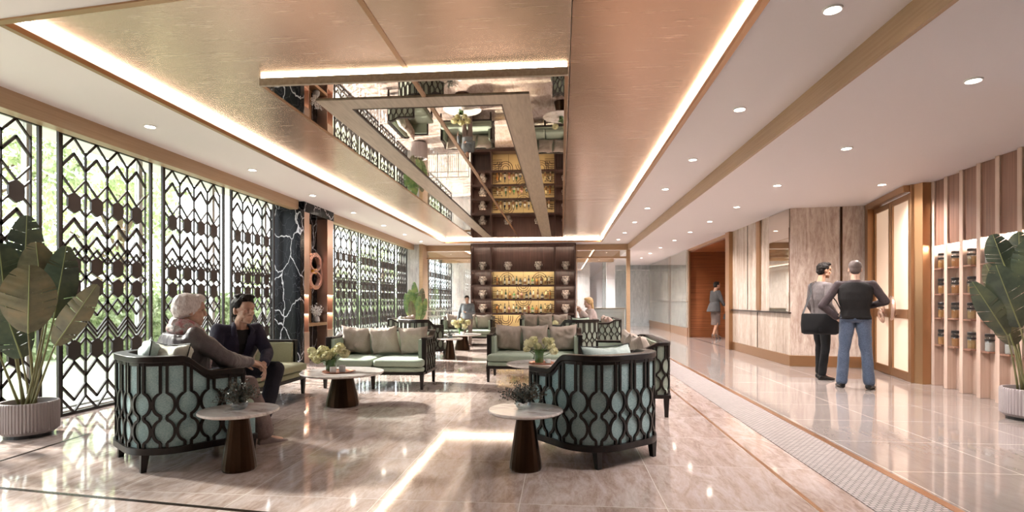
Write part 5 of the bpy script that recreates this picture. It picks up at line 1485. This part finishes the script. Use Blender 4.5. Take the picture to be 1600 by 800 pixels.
# -- woman by the wood recess
M['greyjacket'] = clothmat('charcoal_jacket', (.06, .058, .058)); M['skirt'] = clothmat('taupe_skirt', (.13, .10, .09))
def out_jacket(root, spine, arms, legs, g_, HM, limb):
    b = B(); arms(b, .016, .78); b.loft(spine(.022, .1, 1.8), 22)
    u, w_ = V((1, 0, 0)), V((0, 1, 0)); b.loft([(V((0, -.02, 1.15)), u, w_, .16, .13), (V((0, -.05, 1.0)), u, w_, .19, .17), (V((0, -.07, .86)), u, w_, .21, .20)], 20)
    mesh_obj('jacket', remesh(b, .009, 3, .006, 12, 7), 'greyjacket', root)
    b = B(); b.loft([(V((0, 0, 1.0)), u, w_, .16, .12), (V((0, .0, .85)), u, w_, .17, .125), (V((0, .01, .60)), u, w_, .14, .12), (V((0, .0, .44)), u, w_, .125, .13)], 20); mesh_obj('skirt', remesh(b, .009, 2, .006, 12, 3), 'skirt', root)
    for S_ in 'LR':
        an, to = g_['an' + S_], g_['to' + S_]; b = B()
        b.tube([an + V((0, -.05, .0)), V((an.x, an.y - .05, .0))], [.012, .006], 8)
        b.tube([an + V((0, -.05, -.0)), an + V((0, .01, -.02)), to + V((0, -.02, .0)), to + V((0, .03, -.01))], [.028, .03, .034, .014], 10)
        b.build('high_heel_shoe', 'skirt', root, smooth='all')
person('door', (4.84, 17.85, 0), -radians(70), standJ(pelvis=(0, 0, 1.0), chest=(0, -.01, 1.27), neck=(0, .0, 1.55), head=(0, .05, 1.68), shL=(-.17, 0, 1.47), shR=(.17, 0, 1.47), elR=(.23, .06, 1.20), wrR=(.22, .20, .98), elL=(-.22, 0, 1.2), wrL=(-.2, .1, 1.0), hipL=(-.09, 0, .97), hipR=(.09, 0, .97),
       knL=(-.07, .10, .55), knR=(.08, .02, .55), anL=(-.06, .10, .13), anR=(.07, -.12, .14), toL=(-.06, .24, .03), toR=(.07, .02, .03), handR=((0, .2, -1), (-1, 0, 0), .7)),
       'person in charcoal jacket and skirt holding a handbag by the red wood recess', out_jacket, skin='skindark', hair=hair_generic('hairblack', hair_short, .006, .002, 30), vox=.009, slim=.88)
r = empty('handbag', (4.84, 17.85, 0), -radians(70), 'dark grey handbag held by the person at the red wood recess', 'bag')
b = B(); b.loft([(V((.22, .28, .62)), V((0, 1, 0)), V((1, 0, 0)), .17, .06), (V((.22, .28, .80)), V((0, 1, 0)), V((1, 0, 0)), .13, .035)], 4); b.build('body', 'greyjacket', r, bevel=.01)
B().tube([(.22, .20, .80), (.22, .21, .90), (.22, .25, .94), (.22, .31, .93), (.22, .35, .86), (.22, .36, .80)], .008, 6).build('handles', 'greyjacket', r, smooth=True)
# -- standing person far left of shelf
M['bluegreyshirt'] = clothmat('blue_grey_shirt', (.17, .185, .20)); M['taupetrouser'] = clothmat('taupe_trousers', (.17, .135, .12))
def out_far(root, spine, arms, legs, g_, HM, limb):
    b = B(); arms(b, .016); b.loft(spine(.022, -.1, 1.85), 22); mesh_obj('shirt', remesh(b, .009, 3, .008, 12, 7), 'bluegreyshirt', root)
    b = B(); legs(b, .016, .98, .015); b.loft(spine(.012, -.2, .3), 20); mesh_obj('trousers', remesh(b, .009, 2, .005, 14, 5), 'taupetrouser', root)
    shoes(root, g_, 'taupetrouser')
st = person('far', (-2.47, 14.37, 0), pi - .12, standJ(elL=(-.25, .08, 1.16), wrL=(-.06, .26, 1.16), elR=(.30, -.02, 1.14), wrR=(.30, .10, .92), handL=((.8, .3, .2), (0, .2, 1), .6), head=(.0, .06, 1.63), anL=(-.07, -.04, .09), anR=(.06, .12, .09), knR=(.08, .12, .5), toL=(-.08, .12, .04), toR=(.06, .28, .04)),
       'person in blue grey shirt standing behind the distant hydrangea table, looking down at a hand', out_far, hair=hair_generic('hairblack', hair_short, .006, .002, 30), vox=.009, yaw=.35, pitch=-.35, slim=1.05)
st.scale = (.765,) * 3
# -- seated figures
def sitJ(**k):
    return {**dict(pelvis=(0, 0, .535), chest=(0, .02, .80), neck=(0, .06, 1.03), head=(0, .09, 1.15), shL=(-.18, .05, .96), shR=(.18, .05, .96), elL=(-.25, .20, .74), elR=(.25, .20, .74), wrL=(-.12, .42, .66), wrR=(.12, .42, .66),
            hipL=(-.09, .03, .52), hipR=(.09, .03, .52), knL=(-.13, .44, .52), knR=(.13, .44, .52), anL=(-.12, .50, .10), anR=(.12, .50, .10), toL=(-.13, .66, .04), toR=(.13, .66, .04)), **k}
M['coat'] = clothmat('grey_satin_coat', (.095, .082, .086), 1.45, .42, 260); M['scarf'] = None
m = mat('pink_scarf', (.5, .3, .3), .8); g = NG(m); h = g.noise(g.coords((26, 26, 26)), 1, 3, .6, .6)
g.base(g.ramp(h, [(.36, (.46, .20, .21)), (.45, (.52, .34, .34)), (.53, (.56, .50, .48)), (.62, (.32, .32, .31)), (.7, (.62, .45, .40))])); M['scarf'] = m
M['brownskirt'] = clothmat('brown_grey_trousers', (.16, .115, .105))
def out_woman(root, spine, arms, legs, g_, HM, limb):
    b = B(); b.loft(spine(.050, -.1, 1.8), 24)
    for S_ in 'LR':
        sh, el, wr = g_['sh' + S_], g_['el' + S_], g_['wr' + S_]; limb(b, [sh, el, el.lerp(wr, .86)], [.072, .066, .046])
    limb(b, [g_['chest'] + V((0, .0, -.02)), g_['pelvis'] + V((0, .0, .02))], [.165, .185])
    limb(b, [g_['hipL'], g_['hipL'].lerp(g_['knL'], .5)], [.12, .10]); limb(b, [g_['hipR'], g_['hipR'].lerp(g_['knR'], .5)], [.12, .10])
    mesh_obj('coat', remesh(b, .008, 5, .014, 9, 4), 'coat', root)
    b = B(); legs(b, .02, .92, .022); b.loft(spine(.02, -.2, .3), 20); mesh_obj('trousers', remesh(b, .008, 3, .008, 14, 5), 'brownskirt', root)
    b = B(); n_ = g_['neck'] + V((0, -.005, -.012))
    for k_, (rr, dz, th) in enumerate(((.088, -.005, .036), (.108, -.045, .034), (.074, .022, .026))):
        b.tube([n_ + V((rr * cos(t_), rr * .95 * sin(t_) + .01, dz - .03 * sin(t_) + .010 * sin(3 * t_ + k_))) for t_ in [2 * pi * q / 20 for q in range(21)]], th, 10)
    b.tube([n_ + V((.05, .09, -.04)), n_ + V((.085, .13, -.13)), n_ + V((.10, .135, -.24)), n_ + V((.10, .12, -.33))], [.035, .036, .034, .028], 10)
    mesh_obj('scarf', remesh(b, .006, 2, .010, 28, 4), 'scarf', root)
    shoes(root, g_, 'brownskirt')
hair_bob = [((0, -.020, .048), (.090, .100, .086)), ((0, -.045, .010), (.088, .078, .070)), ((.05, -.018, .012), (.040, .052, .052)), ((-.05, -.018, .012), (.040, .052, .052)), ((0, -.068, -.030), (.060, .038, .040)), ((0, .045, .095), (.070, .050, .035))]
wom = person('woman', (chL[0] - .04, chL[1], -.025), chL[2], sitJ(pelvis=(.02, .02, .55), chest=(.02, -.01, .80), neck=(.02, .0, 1.035), head=(.03, .03, 1.145), shL=(-.17, .0, .96), shR=(.21, .01, .95), hipL=(-.08, .04, .54), hipR=(.12, .04, .54), knL=(-.08, .42, .54), knR=(.16, .42, .54), anL=(-.07, .56, .10), anR=(.17, .56, .10), toL=(-.07, .72, .04), toR=(.18, .72, .04),
        elR=(.33, .20, .765), wrR=(.17, .45, .715), elL=(-.22, .20, .74), wrL=(-.02, .46, .69), handR=((-.5, .8, -.25), (-.35, -.35, -1), .35), handL=((.4, .9, -.2), (.3, -.2, -1), .35)),
        'silver-haired seated person in grey coat and pink scarf in the near left armchair', out_woman, hair=hair_generic('hairsilver', hair_bob, .005, .006, 34, 3), vox=.0042, yaw=-.15, pitch=-.06, slim=1.06, hs=1.06, brow='hairsilver')
M['navy'] = clothmat('navy_blazer', (.013, .011, .026), 1.6, .75); M['blacktee'] = clothmat('black_t_shirt', (.010, .009, .010)); M['navytrouser'] = clothmat('navy_trousers', (.012, .011, .018), 1.5)
def out_man(root, spine, arms, legs, g_, HM, limb):
    b = B(); b.loft(spine(.012, .2, 1.88), 22); mesh_obj('t_shirt', remesh(b, .007, 3, .003, 14, 7), 'blacktee', root)
    b = B(); arms(b, .018, .94); b.loft(spine(.030, -.05, 1.78), 24)
    me = remesh(b, .007, 8, .008, 11, 6)
    # open the blazer at the front: remove a narrow V of faces over the chest
    bm = bmesh.new(); bm.from_mesh(me); nk, pv = g_['neck'], g_['pelvis']
    dl = []
    for f in bm.faces:
        c = f.calc_center_median(); ax = pv.lerp(nk, max(0, min(1, (c.z - pv.z) / (nk.z - pv.z)))); t_ = (c.z - (pv.z + .06)) / (nk.z - pv.z)
        if c.y > ax.y + .03 and t_ > 0 and abs(c.x - ax.x) < .005 + .070 * t_: dl.append(f)
    bmesh.ops.delete(bm, geom=dl, context='FACES'); bm.to_mesh(me); bm.free()
    mesh_obj('blazer', me, 'navy', root)
    lap = B()
    for sg in (-1, 1):
        nk2 = g_['neck']; q = [nk2 + V((sg * .065, .0, .01)), nk2 + V((sg * .090, .075, -.07)), nk2.lerp(g_['pelvis'], .5) + V((sg * .050, .135, 0)), nk2.lerp(g_['pelvis'], .72) + V((sg * .02, .150, 0))]
        lap.tube(q, [.014, .026, .022, .008], 8, flat=.35)
    lap.build('lapels', 'navy', root, smooth='all')
    b = B(); legs(b, .016, .97, .018); b.loft(spine(.018, -.2, .3), 20); mesh_obj('trousers', remesh(b, .007, 3, .007, 14, 5), 'navytrouser', root)
    shoes(root, g_, 'blackshoe')
hair_man = hair_short + [((0, .045, .112), (.064, .040, .028), (.3, 0, 0)), ((.028, .065, .108), (.034, .022, .018)), ((-.035, .05, .115), (.03, .03, .02)), ((0, -.02, .125), (.06, .06, .02))]
man = person('man', (-3.31, 5.27, -.02), atan2(-.80, -.60), sitJ(pelvis=(0, -.02, .545), chest=(0, .11, .78), neck=(0, .22, 1.0), head=(.0, .29, 1.125), shL=(-.165, .19, .94), shR=(.19, .18, .94), elL=(-.215, .33, .70), elR=(.27, .31, .71), wrL=(-.08, .56, .62), wrR=(.05, .56, .655),
        knL=(-.25, .46, .55), knR=(.12, .47, .53), anL=(-.14, .42, .10), anR=(.14, .50, .10), toL=(-.12, .62, .04), toR=(.16, .66, .04), handL=((.15, .55, -.8), (.8, -.5, -.2), .35), handR=((-.5, .8, -.2), (0, -.3, -1), .3)),
        'dark-haired seated person in navy blazer facing right on the olive sofa', out_man, hair=hair_generic('hairblack', hair_man, .0045, .006, 40, 5), vox=.0042, yaw=.22, pitch=-.02, hs=1.12, s=1.03, beard=True)
# stubble beard
M['blondetop'] = clothmat('pale_pink_top', (.42, .34, .32))
def out_blonde(root, spine, arms, legs, g_, HM, limb):
    b = B(); arms(b, .014, .9); b.loft(spine(.016, -.1, 1.8), 22); mesh_obj('top', remesh(b, .009, 3, .006, 12, 7), 'blondetop', root)
    b = B(); legs(b, .016, .97, .018); b.loft(spine(.018, -.2, .3), 20); mesh_obj('trousers', remesh(b, .009, 3, .006, 14, 5), 'brownskirt', root)
    shoes(root, g_, 'brownskirt')
person('blonde', (.72, 12.98, 0), pi / 2 + .2, sitJ(elL=(-.22, .12, .78), wrL=(-.05, .28, .98), elR=(.24, .16, .76), wrR=(.05, .30, .95)), 'blonde long-haired seated person in pale top on the distant end-on sofa', out_blonde, hair=hair_generic('hairblonde', hair_bob + [((0, -.075, -.08), (.072, .040, .10)), ((0, -.085, -.17), (.062, .032, .10))], .007, .003, 30), vox=.009, pitch=-.1)
for o in list(bpy.data.objects):
    if o.type == 'MESH' and not o.name.startswith('tmp') and o.parent is None and 'kind' not in o and 'label' not in o:
        print('UNTAGGED', o.name)
